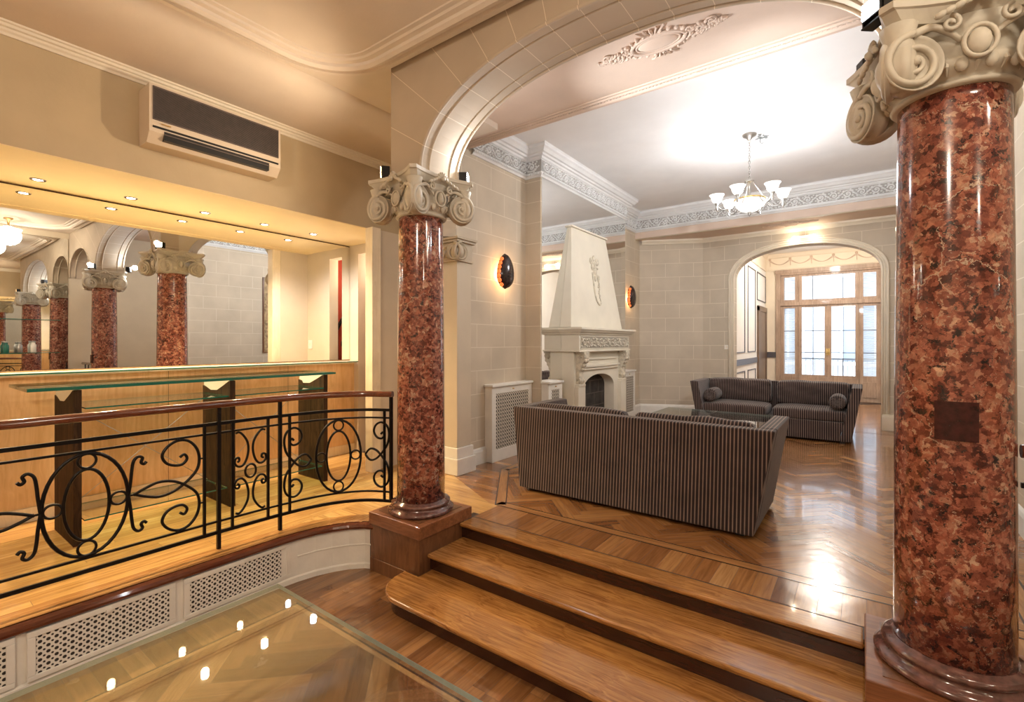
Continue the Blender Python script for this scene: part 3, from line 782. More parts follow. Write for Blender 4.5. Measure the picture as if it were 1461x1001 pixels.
# ------------------------------------------------------------------ steps
st = T('wooden_steps', 'three wide oak steps with dark risers between the marble columns', 'steps', (-1.2, 2.3, 0))
r_ = .12
def tread(poly, ztop, nose, th=.03):
    mb = MB(); mb.prism(poly, ztop - th, ztop); return P('tread', mb, M_step, st, world=True, bevel=.012)
tl = []
# step 1 : rounded left end
p1_ = [(.60, 1.995), (-2.38, 1.995)] + [(-2.38 - .26*math.sin(a*PI/16), 2.255 - .26*math.cos(a*PI/16)) for a in range(1, 9)] + [(-2.64, 2.31), (-2.5, 2.31), (-2.5, 2.50), (0.014, 2.50), (.014, 2.30), (.60, 2.30)]
tread(p1_, .12, 0); tread([(-2.508, 2.395), (.0155, 2.395), (.0155, 2.88), (-2.508, 2.88)], .24, 0); 
p3_ = [(-2.502, 2.73), (.009, 2.73), (.009, 2.90), (-2.502, 2.90)]
tread(p3_, HU + .001, 0)
mb = MB(); q = [(.60, 2.035), (-2.38, 2.035)] + [(-2.38 - .22*math.sin(a*PI/16), 2.255 - .22*math.cos(a*PI/16)) for a in range(1, 9)] + [(-2.60, 2.31), (-2.5, 2.31), (-2.5, 2.44), (.008, 2.44), (.008, 2.3), (.60, 2.3)]
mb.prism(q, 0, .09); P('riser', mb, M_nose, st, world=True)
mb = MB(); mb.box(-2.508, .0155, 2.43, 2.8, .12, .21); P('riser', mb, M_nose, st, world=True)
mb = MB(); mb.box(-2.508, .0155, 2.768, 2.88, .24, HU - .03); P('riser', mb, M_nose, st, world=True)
mb = MB()
for zz, yy in ((.085, 2.028), (.205, 2.424), (.325, 2.762)): mb.tube([(-2.49 if yy > 2.1 else -2.36, yy, zz), (.015, yy, zz)], .012, 8)
P('nosing_moulding', mb, M_nose, st, world=True)

# ------------------------------------------------------------------ iron railing
RP = [(-3.49, -.35), (-3.49, 1.429), (-3.48, 1.70), (-3.468, 1.86), (-3.44, 2.05), (-3.385, 2.22), (-3.30, 2.355), (-3.20, 2.45), (-3.04, 2.53)]
rp = [Vector((p.x, p.y)) for p in smoothpts([(a, b, 0) for a, b in RP[1:]], 6)]
rp = [Vector(RP[0])] + rp
cum = [0]
for a, b in zip(rp, rp[1:]): cum.append(cum[-1] + (b-a).length)
def rpt(s, z, off=0):
    s = max(0, min(s, cum[-1] - 1e-6))
    for i in range(len(rp)-1):
        if cum[i+1] >= s:
            t = (s - cum[i]) / (cum[i+1]-cum[i]); p = rp[i].lerp(rp[i+1], t); return Vector((p.x, p.y, z))
def s_of_y(y): return y + .35
def rail_path(z, s0=0, s1=None, n=70):
    s1 = cum[-1] if s1 is None else s1; return [rpt(s0 + (s1-s0)*i/n, z) for i in range(n+1)]
def scroll3(s0, sgn, k):
    """the 3 shaped scroll: s0 = oval centre, sgn = side, k = horizontal scale"""
    f = lambda a, z: (s0 + sgn*a*k, z)
    up = [f(.45, 1.02), f(.475, 1.035), f(.49, 1.005), f(.465, .975), f(.42, .975), f(.375, 1.0), f(.355, 1.05), f(.385, 1.10), f(.44, 1.128), f(.50, 1.115), f(.545, 1.06), f(.56, .99), f(.545, .92), f(.49, .86), f(.42, .815), f(.34, .80), f(.27, .82), f(.21, .848)]
    lo = [(a, 1.695 - z) for a, z in up]
    return up, lo
def panel(par, sc, k, full=True, sides=(-1, 1), kc=1.0, compact=False):
    W3 = lambda pts: [rpt(s, z) for s, z in pts]
    E = lambda a, b, n=36, zc=.845, ds=0: [(sc + ds + a*math.cos(2*PI*i/n), zc + b*math.sin(2*PI*i/n)) for i in range(n)]
    mb = MB(); mb.tube(W3(E(.185*kc, .285)), .010, 6, closed=True); P('oval', mb, M_black, par); mb = MB(); mb.tube(W3(E(.098*kc, .198)), .009, 6, closed=True); P('oval', mb, M_black, par)
    for dz in (-.243, .243): mb = MB(); mb.tube(W3(E(.040*kc, .040, 20, .845 + dz)), .007, 6, closed=True); P('ring', mb, M_black, par)
    for ds in (-.141, .141): mb = MB(); mb.tube(W3(E(.038*kc, .036, 20, .845, ds*kc)), .007, 6, closed=True); P('ring', mb, M_black, par)
    for sg in sides:
        if compact:   # circle loop with small scrolls
            g = lambda a, z: (sc + sg*a, z)
            up = [g(.335, 1.01), g(.35, 1.025), g(.365, 1.0), g(.34, .975), g(.30, .985), g(.275, 1.03), g(.29, 1.08), g(.335, 1.105), g(.385, 1.08), g(.405, 1.02), g(.395, .94), g(.36, .88), g(.30, .815), g(.245, .80), g(.205, .845)]
        else:
            up, _ = scroll3(sc, sg, k)
        for q in (up, [(a, 1.69 - z) for a, z in up]):
            mb = MB(); mb.tube(smoothpts([tuple(v) for v in W3(q)], 5), .009, 6); P('scroll', mb, M_black, par)
        if not compact:
            for fz in (1, -1):
                q = [(.262, .205), (.24, .188), (.222, .20), (.225, .225), (.25, .238), (.205, .17), (.195, .10), (.187, .0)]
                q = [(.275, .185), (.262, .172), (.248, .185), (.255, .21), (.235, .222), (.212, .20), (.203, .15), (.197, .08), (.187, 0)]
                mb = MB(); mb.tube(smoothpts([tuple(v) for v in W3([(sc + sg*a*1.0, .845 + fz*b) for a, b in q])], 4), [.009]*33, 6); P('curl', mb, M_black, par)
            for zz in (1.13, .562): mb = MB(); a = .44; mb.ell(rpt(sc + sg*a*k, zz + (.006 if zz > 1 else -.006)), .012, .012, .012); P('collar', mb, M_black, par)
            mb = MB(); mb.bar(rpt(sc + sg*.187, .845), rpt(sc + sg*.215, .845), .01); P('connector', mb, M_black, par)
            for zz in (.99, .70): mb = MB(); mb.bar(rpt(sc + sg*.56*k, zz), rpt(sc + sg*.59*k, zz), .01); P('connector', mb, M_black, par)
rl = T('iron_railing', 'black wrought iron railing with wooden handrail curving along the bar platform', 'railing', (-3.49, 1.0, HU))
hr = MB()
prof = [(-.027, -.014), (-.022, -.024), (.022, -.024), (.027, -.014), (.027, .004), (.018, .018), (0, .023), (-.018, .018), (-.027, .004)]
rows = []
pp = rail_path(1.335)
for i, p in enumerate(pp):
    t = (pp[min(i+1, len(pp)-1)] - pp[max(i-1, 0)]).normalized(); nn = Vector((t.y, -t.x, 0))
    rows.append([p + nn*a + Vector((0, 0, b)) for a, b in prof])
hr.loft(rows, closed=True); hr.face(rows[-1]); hr.face(rows[0][::-1]); P('handrail', hr, M_rail, rl, world=True)
def flatbar(par, z, h, th, s0=0, s1=None, name='rail'):
    pp = rail_path(z, s0, s1); rows = []
    for i, p in enumerate(pp):
        t = (pp[min(i+1, len(pp)-1)] - pp[max(i-1, 0)]).normalized(); nn = Vector((t.y, -t.x, 0))
        rows.append([p + nn*a + Vector((0, 0, b)) for a, b in ((-th/2, -h/2), (th/2, -h/2), (th/2, h/2), (-th/2, h/2))])
    mb = MB(); mb.loft(rows, False, True); mb.face(rows[-1]); mb.face(rows[0][::-1]); P(name, mb, M_black, par, world=True)
for zz, h in ((1.205, .022), (1.142, .013), (.548, .013), (.475, .022)): flatbar(rl, zz, h, .014)
holder = bpy.data.objects.new('tmp', None)
SA = s_of_y(1.429); SB = SA + .41; SE = cum[-1]
for s, z0 in ((s_of_y(.075), HU), (SA, HU), (SB, HU), (SE - .012, .47)):
    p = rpt(s, 0); mb = MB(); mb.box(p.x - .011, p.x + .011, p.y - .011, p.y + .011, z0, 1.315); P('post', mb, M_black, rl, world=True)
for s in (s_of_y(1.342), s_of_y(.165), SA + .085, SB - .085, SB + .07, SE - .07, s_of_y(-.015)):
    p = rpt(s, 0); mb = MB(); mb.box(p.x - .008, p.x + .008, p.y - .008, p.y + .008, .475, 1.205); P('baluster', mb, M_black, rl, world=True)
class WorldPar: pass
def to_rail(fn):
    """run a builder that creates world-space parts, then move them under the railing"""
    before = set(C.objects); fn()
    inv = wmat(rl).inverted()
    for o in set(C.objects) - before:
        o.data.transform(inv); o.parent = rl
to_rail(lambda: panel(None, s_of_y(.752), 1.0))
SM = (SB + .07 + SE - .07) / 2
to_rail(lambda: panel(None, SM, 1.0, kc=.92, compact=True))
def xpanel():
    c = (SA + SB)/2
    W3 = lambda pts: [rpt(s, z) for s, z in pts]
    mb = MB(); mb.tube(W3([(c + .036*math.cos(2*PI*i/20), .845 + .047*math.sin(2*PI*i/20)) for i in range(20)]), .008, 6, closed=True); P('ring', mb, M_black)
    for sx in (-1, 1):
        for sz in (-1, 1):
            q = [(.055, .045), (.082, .055), (.092, .082), (.075, .10), (.062, .085), (.07, .07)]
            q = [(.088, .075), (.075, .085), (.080, .105), (.100, .10), (.104, .07), (.085, .045), (.055, .045), (.030, .08), (.016, .14), (.020, .20), (.045, .25), (.075, .28), (.098, .275)]
            mb = MB(); mb.tube(smoothpts([tuple(v) for v in W3([(c + sx*a, .845 + sz*b) for a, b in q])], 5), .008, 6); P('scroll', mb, M_black)
to_rail(xpanel)
# short railing right of the big column
r2 = T('iron_railing', 'short length of railing seen at the right frame edge behind the big column', 'railing', (.9, 2.62, 0))
mb = MB(); mb.tube([(.49, 2.62, 1.335), (1.84, 2.62, 1.335)], .026, 10); P('handrail', mb, M_rail, r2, world=True)
for zz in (1.205, .475): mb = MB(); mb.box(.49, 1.84, 2.613, 2.627, zz - .01, zz + .01); P('rail', mb, M_black, r2, world=True)
for xx in (.58, .80, 1.02, 1.24, 1.46, 1.68): mb = MB(); mb.box(xx-.008, xx+.008, 2.612, 2.628, .36 if xx in (.58,) else .475, 1.315); P('baluster', mb, M_black, r2, world=True)
mb = MB(); mb.box(.57, 1.84, 2.45, 2.80, 0, .36); struct('wall_kerb', mb, M_darkw)

# ------------------------------------------------------------------ riser grilles
for y0, y1, lb in ((-.17, .455, 'white perforated grille in the platform riser, cut by the left frame edge'), (.495, 1.135, 'white perforated grille in the platform riser, middle one of the row of three'), (1.175, 1.85, 'white perforated grille in the platform riser nearest the curved end')):
    xf = lambda y: -3.395 + .008 + (y+4)*0 + .012*(y)  # face follows the riser
    xa = curve_x((y0+y1)/2) + .012
    t = T('radiator_grille', lb, 'grille', (xa, (y0+y1)/2, 0), 0, 'perforated grilles in the platform riser')
    mb = MB(); mb.box(xa, xa+.004, y0+.03, y1-.03, .075, .270); P('perforated_panel', mb, M_perf, t, world=True)
    mb = MB()
    for a in ((y0, y1, .268, .298), (y0, y1, .050, .076)): mb.box(xa-.012, xa+.012, a[0], a[1], a[2], a[3])
    for a in ((y0, y0+.032), (y1-.032, y1)): mb.box(xa-.012, xa+.012, a[0], a[1], .0765, .2675)
    P('frame', mb, M_white, t, world=True, bevel=.003)
    mb = MB(); mb.box(xa+.012, xa+.022, (y0+y1)/2-.012, (y0+y1)/2+.012, .262, .28); P('catch', mb, M_white, t, world=True)

# ------------------------------------------------------------------ mirror, bar counter
mb = MB(); mb.box(-5.31, -5.30, -4, 3.715, 1.525, 2.975)
mr = T('wall_mirror', 'wide wall mirror above the bar reflecting columns and arches', 'mirror', (-5.305, 1.0, 1.525))
P('mirror_glass', mb, M_mirror, mr, world=True)
mb = MB(); mb.box(-5.3005, -5.298, -4, 3.715, 2.966, 2.975); mb.box(-5.3005, -5.298, -4, 3.715, 1.525, 1.53); P('frame_strip', mb, M_inlay, mr, world=True)
mb = MB(); mb.box(-5.30, -5.10, -4, 3.70, 1.50, 1.515)
lg = tag(P('glass_ledge', mb, M_ledge), 'long glass ledge running along the foot of the big mirror', 'shelf')
mb = MB(); mb.box(-5.20, -5.125, -4, 3.70, 1.487, 1.50); P('ledge_support', mb, M_jamb, lg)
mb = MB(); mb.box(-5.0995, -5.0975, -4, 3.70, 1.502, 1.513); P('green_edge', mb, M_edge, lg)

M_post = woodgrain('wenge', (.016, .009, .005), (.07, .036, .016), 2, .7, 0)
M_post.node_tree.nodes['Principled BSDF'].inputs['Specular IOR Level'].default_value = .15
ct = T('glass_bar_counter', 'green-edged glass bar counter on three dark wooden slabs behind the railing', 'counter', (-4.6, 1.8, HU))
for yy, x0, x1 in ((.88, -4.84, -4.31), (1.87, -4.84, -4.30), (2.76, -4.80, -4.33)):
    # slab with curved notch in its top
    pts = [(x0, .36 + .012), (x1, .36 + .012), (x1, 1.41)]
    pts += [(x1 - .02 - (x1-x0-.06)*i/10, 1.412 - .085*math.sin(PI*min(1, (i/10)*.72))) for i in range(0, 11)]
    pts += [(x0 + .04, 1.30), (x0, 1.30)]
    pts = [(x0, .365), (x1, .365), (x1, 1.425), (x1-.03, 1.42), (x1-.14, 1.375), (x1-.26, 1.33), (x1-.38, 1.325), (x0+.07, 1.35), (x0, 1.36)]
    mb = MB(); M = Matrix(((1, 0, 0, 0), (0, 0, 1, 0), (0, 1, 0, 0), (0, 0, 0, 1)))
    mb.prism(pts, yy - .022, yy + .022, M); P('slab_leg', mb, M_post, ct, world=True, bevel=.002)
    pw = [(x1-.005, 1.429), (x0+.02, 1.429), (x0+.02, 1.362), (x0+.07, 1.352), (x1-.38, 1.327), (x1-.26, 1.332), (x1-.14, 1.377), (x1-.03, 1.422)]
    mb = MB(); mb.prism(pw, yy - .019, yy + .019, M); P('white_bracket', mb, M_plastic, ct, world=True)
    mb = MB(); mb.box(x0, x1, yy-.024, yy+.024, .36, .366); P('foot_plate', mb, M_rail, ct, world=True)
def glass_slab(name, par, x0, x1, y0, y1, z0, z1, g=None, e=None, label=None):
    mb = MB(); e_ = .0015
    mb.face([(x0+e_, y0+e_, z1), (x1-e_, y0+e_, z1), (x1-e_, y1-e_, z1), (x0+e_, y1-e_, z1)], 0); mb.face([(x0+e_, y0+e_, z0), (x0+e_, y1-e_, z0), (x1-e_, y1-e_, z0), (x1-e_, y0+e_, z0)], 0)
    for a, b in (((x0, y0), (x1, y0)), ((x1, y0), (x1, y1)), ((x1, y1), (x0, y1)), ((x0, y1), (x0, y0))):
        mb.face([(a[0], a[1], z0), (b[0], b[1], z0), (b[0], b[1], z1), (a[0], a[1], z1)], 1)
    return P(name, mb, [g or M_shelf, e or M_edge], par, world=bool(par), label=label, fixn=False)
glass_slab('glass_top', ct, -4.90, -4.28, .63, 2.84, 1.430, 1.449)
glass_slab('glass_shelf', ct, -4.80, -4.30, .92, 1.84, 1.290, 1.300)
glass_slab('glass_shelf', ct, -4.80, -4.30, 1.90, 2.72, 1.290, 1.300)
glass_slab('glass_shelf', ct, -4.80, -4.33, .92, 1.84, .515, .525)
glass_slab('glass_shelf', ct, -4.80, -4.33, 1.90, 2.72, .515, .525)
mb = MB()
for a, b in ((.92, 1.84), (1.90, 2.72)):
    mb.tube([(-4.72, a, 1.28), (-4.72, b, .53)], .003, 5); mb.tube([(-4.72, a, .53), (-4.72, b, 1.28)], .003, 5)
P('brace_wire', mb, M_pewter, ct, world=True)

# downlights
dy = [.80, 1.37, 1.94, 2.50, 3.05]
words = ['first recessed downlight from the left in the niche soffit', 'second recessed downlight from the left in the niche soffit', 'third recessed downlight in the niche soffit, middle of the five', 'fourth recessed downlight from the left in the niche soffit', 'last recessed downlight at the right end of the niche soffit']
M_bulb = mat('warm_bulb', (1, .9, .7), .3, emit=(1, .82, .55), es=26); M_bulbw = mat('white_bulb', (1, 1, 1), .3, emit=(.9, .95, 1), es=60); M_bulbc = mat('clear_white_bulb', (1, 1, 1), .3, emit=(.9, .94, 1), es=30)
for i, yy in enumerate(dy):
    t = T('recessed_downlight', words[i], 'downlight', (-5.03, yy, 2.98), 0, 'downlights in the niche soffit')
    mb = MB(); mb.lathe([(.030, -.001), (.032, -.006), (.044, -.006), (.048, -.001), (.048, 0)], 24); P('trim_ring', mb, M_chrome, t)
    mb = MB(); mb.lathe([(.001, -.003), (.030, -.003), (.03, 0)], 20); P('bulb', mb, M_bulb if i < 4 else M_bulbc, t)
    lamp('SPOT', (-5.03, yy, 2.955), 125 if i < 3 else (90 if i == 3 else 45), (1, .74, .42) if i < 4 else (.95, .93, 1), .03, (0, 0, 0), 150, .8)

# ------------------------------------------------------------------ air conditioner
ac_ = T('air_conditioner', 'boxy brown and cream air conditioner on the mustard wall', 'air conditioner', (-4.3, 1.70, 3.2))
y0, y1, z0, z1, xb, xf = 1.22, 2.17, 3.19, 3.60, -4.299, -4.09
M_acb = mat('ac_cream', (.66, .55, .42), .4); M_acd = plaster('ac_grille_brown', (.10, .075, .065), .2, .6, 30); M_acx = mat('ac_black', (.008, .007, .007), .4)
mb = MB(); mb.hexa([(xb, y0, z0), (xf - .06, y0, z0), (xf - .06, y1, z0), (xb, y1, z0), (xb, y0, z0+.07), (xf, y0, z0+.07), (xf, y1, z0+.07), (xb, y1, z0+.07)]); mb.box(xb, xf, y0, y1, z0+.07, z1); P('housing', mb, M_acb, ac_, world=True)
mb = MB(); mb.box(xf, xf+.008, y0+.02, y1-.02, z0+.155, z1-.015); P('front_panel', mb, M_acd, ac_, world=True, label='dark brown front panel')
mb = MB()
for i in range(26): zz = z0+.165 + i*.0085; mb.box(xf+.008, xf+.0095, y0+.025, y1-.025, zz, zz+.004)
P('grille', mb, M_acx, ac_, world=True)
mb = MB(); mb.box(xf-.02, xf+.006, y0+.02, y1-.02, z0+.098, z0+.112); mb.box(xf-.05, xf+.003, y0+.09, y1-.10, z0+.025, z0+.085); P('air_outlet', mb, M_acx, ac_, world=True)
mb = MB(); mb.box(xf-.03, xf+.008, y0+.09, y1-.10, z0+.062, z0+.070); mb.box(xf-.03, xf+.007, y0+.09, y1-.10, z0+.082, z0+.088); P('louvre', mb, M_acd, ac_, world=True)
mb = MB(); mb.box(xf+.008, xf+.010, y0+.07, y0+.13, z0+.130, z0+.138); P('badge', mb, M_brass, ac_, world=True)

# ------------------------------------------------------------------ radiator covers
def rad(name, label, x0, x1, y0, y1, ztop, ax='y'):
    t = T(name, label, 'radiator cover', ((x0+x1)/2, (y0+y1)/2, HU), 0)
    mb = MB(); mb.box(x0, x1+.025, y0-.02, y1 + .004, ztop-.03, ztop); P('top', mb, M_white, t, world=True, bevel=.006)
    mb = MB(); b = .075
    mb.box(x0, x1-.012, y0, y1, HU, ztop-.03)
    mb.box(x1-.012, x1, y0, y1, HU, HU+.14); mb.box(x1-.012, x1, y0, y1, ztop-.11, ztop-.03); mb.box(x1-.012, x1, y0, y0+b, HU+.14, ztop-.11); mb.box(x1-.012, x1, y1-b, y1, HU+.14, ztop-.11)
    P('cabinet', mb, M_white, t, world=True, bevel=.003)
    mb = MB(); mb.box(x1-.012, x1-.006, y0+b, y1-b, HU+.14, ztop-.11); P('grille', mb, M_latt, t, world=True)
    mb = MB(); mb.ell((x1+.006, (y0+y1)/2, ztop-.07), .01, .02, .008); P('knob', mb, M_brass, t, world=True)
rad('radiator_cover', 'white radiator cabinet with lattice grille left of the chimney breast', -3.538, -3.43, 4.30, 5.12, 1.26)
rad('radiator_cover', 'narrow white radiator cabinet between the fireplace and the far corner', -3.538, -3.36, 7.88, 8.42, 1.25)
rad('radiator_cover', 'white radiator cabinet on the chimney breast, left of the fireplace', -3.31, -3.20, 5.16, 5.50, 1.25)

# ------------------------------------------------------------------ chimney mirror + fireplace
mb = MB(); mb.box(-3.31, -3.304, 5.16, 7.83, 1.25, 3.86)
tag(P('chimney_mirror', mb, M_mirror), 'tall mirror covering the chimney breast behind the stone hood', 'mirror')
fp = T('fireplace', 'cream stone fireplace with tapering hood and scroll carved mantel', 'fireplace', (-3.2, 6.45, HU))
cY = 6.45
M_corb = plaster('shaded_carving_stone', (.56, .50, .39), .25, .6, 25)  # darker copy of the fireplace stone, carries the recess shade of the carving
M_fp = plaster('fireplace_stone', (.70, .64, .52), .05, .6)
mb = MB(); mb.hexa([(-3.304, cY-.84, 1.955), (-3.13, cY-.84, 1.955), (-3.13, cY+.84, 1.955), (-3.304, cY+.84, 1.955), (-3.304, cY-.58, 3.36), (-3.27, cY-.58, 3.36), (-3.27, cY+.52, 3.36), (-3.304, cY+.52, 3.36)])
P('hood', mb, M_fp, fp, world=True, bevel=.004)
mb = MB(); mb.box(-3.304, -3.245, cY-.60, cY+.54, 3.36, 3.385); P('hood_cap', mb, M_fp, fp, world=True, bevel=.004)
# shelf and frieze body
mb = MB(); cyp = [(-3.304, cY-.80), (-3.03, cY-.80), (-3.03, cY+.88), (-3.304, cY+.88)]
mb.sweep(cyp, [(0, 1.85), (.02, 1.855), (.03, 1.875), (.055, 1.89), (.07, 1.915), (.085, 1.92), (.085, 1.948), (0, 1.955)])
mb.box(-3.304, -3.04, cY-.80, cY+.88, 1.85, 1.954); P('mantel_shelf', mb, M_fp, fp, world=True)
mb = MB(); mb.box(-3.304, -3.03, cY-.80, cY+.88, 1.645, 1.85); mb.box(-3.304, -3.015, cY-.82, cY+.90, 1.62, 1.645); fr = P('frieze', mb, M_fp, fp, world=True, bevel=.004)
mb = MB()
for i in range(8):
    yy = cY - .66 + i*.20; up = 1 if i % 2 else -1
    sp = spiral(yy, 1.745, .062, .010, 1.5, PI, up, 20); mb.tube([(-3.026, a, b) for a, b in sp], [.013 - .006*k/20 for k in range(21)], 6)
    for da, db in ((-.07, .05), (.07, .05), (.08, -.04), (-.06, -.055), (0, 0), (.1, 0)): mb.ell((-3.026, yy + da, 1.745 + up*db), .012, .022, .016, n=7, m=5)
for a, b, c_, d_ in ((cY-.76, cY+.84, 1.825, 1.832), (cY-.76, cY+.84, 1.662, 1.669)): mb.box(-3.03, -3.022, a, b, c_, d_)
for a in (cY-.76, cY+.833): mb.box(-3.03, -3.022, a, a+.007, 1.662, 1.832)
mb.bm.transform(wmat(fp).inverted()); me = P('carved_relief', mb, M_stuccog, fr)
mb = MB(); mb.box(-3.0305, -3.0295, cY-.75, cY+.83, 1.672, 1.822); mb.bm.transform(wmat(fp).inverted()); P('frieze_ground', mb, plaster('frieze_ground', (.36, .32, .25), .1), fr)  # crevice shade between the carving painted as a dark ground
# body with arched firebox
M_fpb = M_fp
oy0, oy1 = cY-.50, cY+.50
mb = MB(); xx = -3.12
mb.box(-3.304, xx, cY-.78, oy0, HU, 1.62); mb.box(-3.304, xx, oy1, cY+.86, HU, 1.62)
pa = arch_pts(oy0, oy1, 1.10, .19, 2, 20)
for a, b in zip(pa, pa[1:]):
    mb.hexa([(-3.304, a[0], a[1]), (xx, a[0], a[1]), (xx, b[0], b[1]), (-3.304, b[0], b[1]), (-3.304, a[0], 1.62), (xx, a[0], 1.62), (xx, b[0], 1.62), (-3.304, b[0], 1.62)])
P('surround', mb, M_fpb, fp, world=True)
mb = MB(); mb.box(-3.302, -3.28, oy0, oy1, HU, 1.32)
P('firebox', mb, M_sooty, fp, world=True, label='sooty black brick back')
mb = MB()
M_bm = mat('sooty_mortar', (.09, .07, .055), .9)
for i in range(5):
    zz = HU + .05 + i*.19; mb.box(-3.2805, -3.278, oy0, oy1, zz, zz+.012)
    for k in range(4): yy = oy0 + .1 + k*.27 + (.13 if i % 2 else 0); mb.box(-3.2805, -3.278, yy, yy+.012, zz, min(zz+.19, 1.28))
P('brick_joints', mb, M_bm, fp, world=True)
mb = MB(); mb.box(-3.12, -3.09, oy0-.10, oy1+.10, 1.36, 1.40); mb.box(-3.12, -3.07, oy0-.12, oy1+.12, 1.40, 1.43); mb.box(-3.12, -3.10, oy0-.08, oy1+.08, 1.50, 1.53); P('lintel_moulding', mb, M_fp, fp, world=True, bevel=.004)
for yc in (cY-.66, cY+.74):
    mb = MB(); mb.box(-3.12, -3.06, yc-.10, yc+.10, HU, 1.15); mb.box(-3.12, -3.04, yc-.11, yc+.11, HU, HU+.14); mb.box(-3.12, -3.05, yc-.09, yc+.09, 1.15, 1.18); P('pier', mb, M_fp, fp, world=True, bevel=.004)
    mb = MB(); pf_ = [(1.62, -2.99), (1.56, -2.985), (1.50, -3.0), (1.42, -3.04), (1.34, -3.07), (1.27, -3.065), (1.22, -3.05), (1.18, -3.07)]
    pts = smoothpts([(b, yc, a) for a, b in pf_], 4)
    mb.loft([[(-3.12, yc-.065, p.z), (p.x, yc-.06, p.z), (p.x + .008, yc, p.z), (p.x, yc+.06, p.z), (-3.12, yc+.065, p.z)] for p in pts], smooth=False)
    for k, (x_, z_, rr) in enumerate(((-3.0, 1.55, .034), (-2.995, 1.50, .03), (-3.025, 1.44, .026), (-3.05, 1.38, .022), (-3.06, 1.23, .032))):
        for sy in (-1, 1): mb.ell((x_, yc + sy*.028, z_), rr*.7, rr*.9, rr, n=8, m=6)
    for sy in (-1, 1): mb.tube([(a, yc + sy*.066, b) for a, b in spiral(-3.035, 1.55, .045, .008, 1.6, 0, 1, 20)], .009, 6); mb.tube([(a, yc + sy*.066, b) for a, b in spiral(-3.075, 1.235, .03, .006, 1.4, PI, -1, 16)], .008, 6)
    mb.box(-3.12, -2.985, yc-.085, yc+.085, 1.595, 1.62); P('corbel', mb, M_corb, fp, world=True)
# hood relief: small figure over a bow-like branch
mb = MB(); hx = lambda z: -3.13 + (-3.27+3.13)*(z-1.955)/1.405 + .006
yc = cY + .02
for (dy_, z_, ry, rz_) in ((.0, 3.00, .038, .042), (0, 2.90, .05, .065), (.01, 2.80, .045, .05), (.05, 2.74, .055, .03), (-.05, 2.92, .045, .028), (.07, 2.86, .05, .028), (.10, 2.70, .028, .06), (-.09, 2.95, .05, .05), (.10, 2.95, .05, .055), (-.07, 2.86, .035, .05), (.0, 2.70, .03, .05)):
    mb.ell((hx(z_), yc + dy_, z_), .022, ry, rz_, n=12, m=8)
bpts = [(-.08, 2.78), (-.07, 2.6), (-.05, 2.45), (-.01, 2.36), (.06, 2.31), (.12, 2.33)]
mb.tube(smoothpts([(hx(b), yc + a, b) for a, b in bpts], 5), .014, 6)
mb.tube(smoothpts([(hx(b), yc + a, b) for a, b in ((.08, 2.7), (.12, 2.58), (.09, 2.45), (.12, 2.36))], 5), .006, 6)
for k in range(8): z_ = 2.42 + .03*k; mb.ell((hx(z_), yc + .09 + .02*math.sin(k*2), z_), .01, .014, .02, Matrix.Rotation(k, 4, 'X'), n=7, m=4)
P('figure_relief', mb, M_corb, fp, world=True, label='small carved relief on the hood')

# ------------------------------------------------------------------ turtle shell sconces
def sconce(x, y, z, label, pw):
    M_sh = M_shell
    t = T('wall_sconce', label, 'sconce', (x, y, z), 0, 'shell wall sconces')
    def outline(v):   # half width at v in [-1,1]
        return .142 * (1 - abs(v)**2.6)**.75 * (1 - .28*v) if v < .93 else .115*(.2)*(1-v)/.07
    mb = MB(); rows = []
    for i in range(17):
        v = -1 + 2*i/16; hw = max(outline(v), .002); zc = v*.215
        rows.append([(.035 + (.085*(1-v*v)**.5 + .01) * math.sin(PI*k/12)**.8, -hw*math.cos(PI*k/12), zc) for k in range(13)])
    mb.loft(rows); P('shell', mb, M_sh, t)
    mb = MB()
    for i in range(7):
        v = -.78 + i*.235; hw = outline(v); zc = v*.215
        for sy in (-1,): mb.ell((.062, sy*hw*.93, zc), .022, .030, .027, n=10, m=8)
    P('marginal_plate', mb, M_amber, t, label='glowing red orange edge plates')
    mb = MB(); mb.box(0, .02, -.03, .03, -.06, .06); mb.box(.02, .04, -.008, .008, -.04, .04); P('wall_bracket', mb, M_black, t)
    mb = MB(); mb.ell((.035, 0, -.02), .012, .014, .035); P('bulb', mb, M_bulb, t)
    lamp('POINT', (x + .04, y, z - .03), pw, (1, .62, .30), .02)
M_shell = plaster('turtle_shell', (.035, .018, .016), .5, .18, 20)
M_amber = mat('amber_plate', (.5, .08, .02), .3, emit=(1, .16, .03), es=1.3)
sconce(-3.538, 4.63, 2.61, 'glowing turtle shell sconce on the stone wall left of the chimney breast', 30)
sconce(-3.538, 8.55, 2.60, 'darker turtle shell sconce on the wall right of the fireplace', 14)

# ------------------------------------------------------------------ floodlights on the capitals
def flood(x, y, z, rz, label, col, pw, warm=False, lx=.07, up=8, cone=105):
    t = T('floodlight', label, 'floodlight', (x, y, z), rz, 'floodlights standing on the column capitals')
    mb = MB(); mb.box(-.035, .03, -.045, .045, .02, .095); P('housing', mb, M_black, t, bevel=.004)
    mb = MB(); mb.box(-.02, .02, -.052, -.047, 0, .06); mb.box(-.02, .02, .047, .052, 0, .06); mb.box(-.025, .025, -.052, .052, 0, .006); P('bracket', mb, M_black, t)
    mb = MB(); mb.box(.0305, .034, -.038, .038, .028, .088); P('lens', mb, M_fb if warm else M_bulbw, t, label='glowing lens')
    v = Matrix.Rotation(rz, 3, 'Z') @ Vector((lx, 0, .07))
    lamp('SPOT', (x + v.x, y + v.y, z + v.z), pw, col, .03, (R(90 + up), 0, rz - PI/2), cone, 1.0)
    if not warm and pw > 100: lamp('POINT', (x + v.x*1.3, y + v.y*1.3, z + v.z + .02), 13, col, .04)
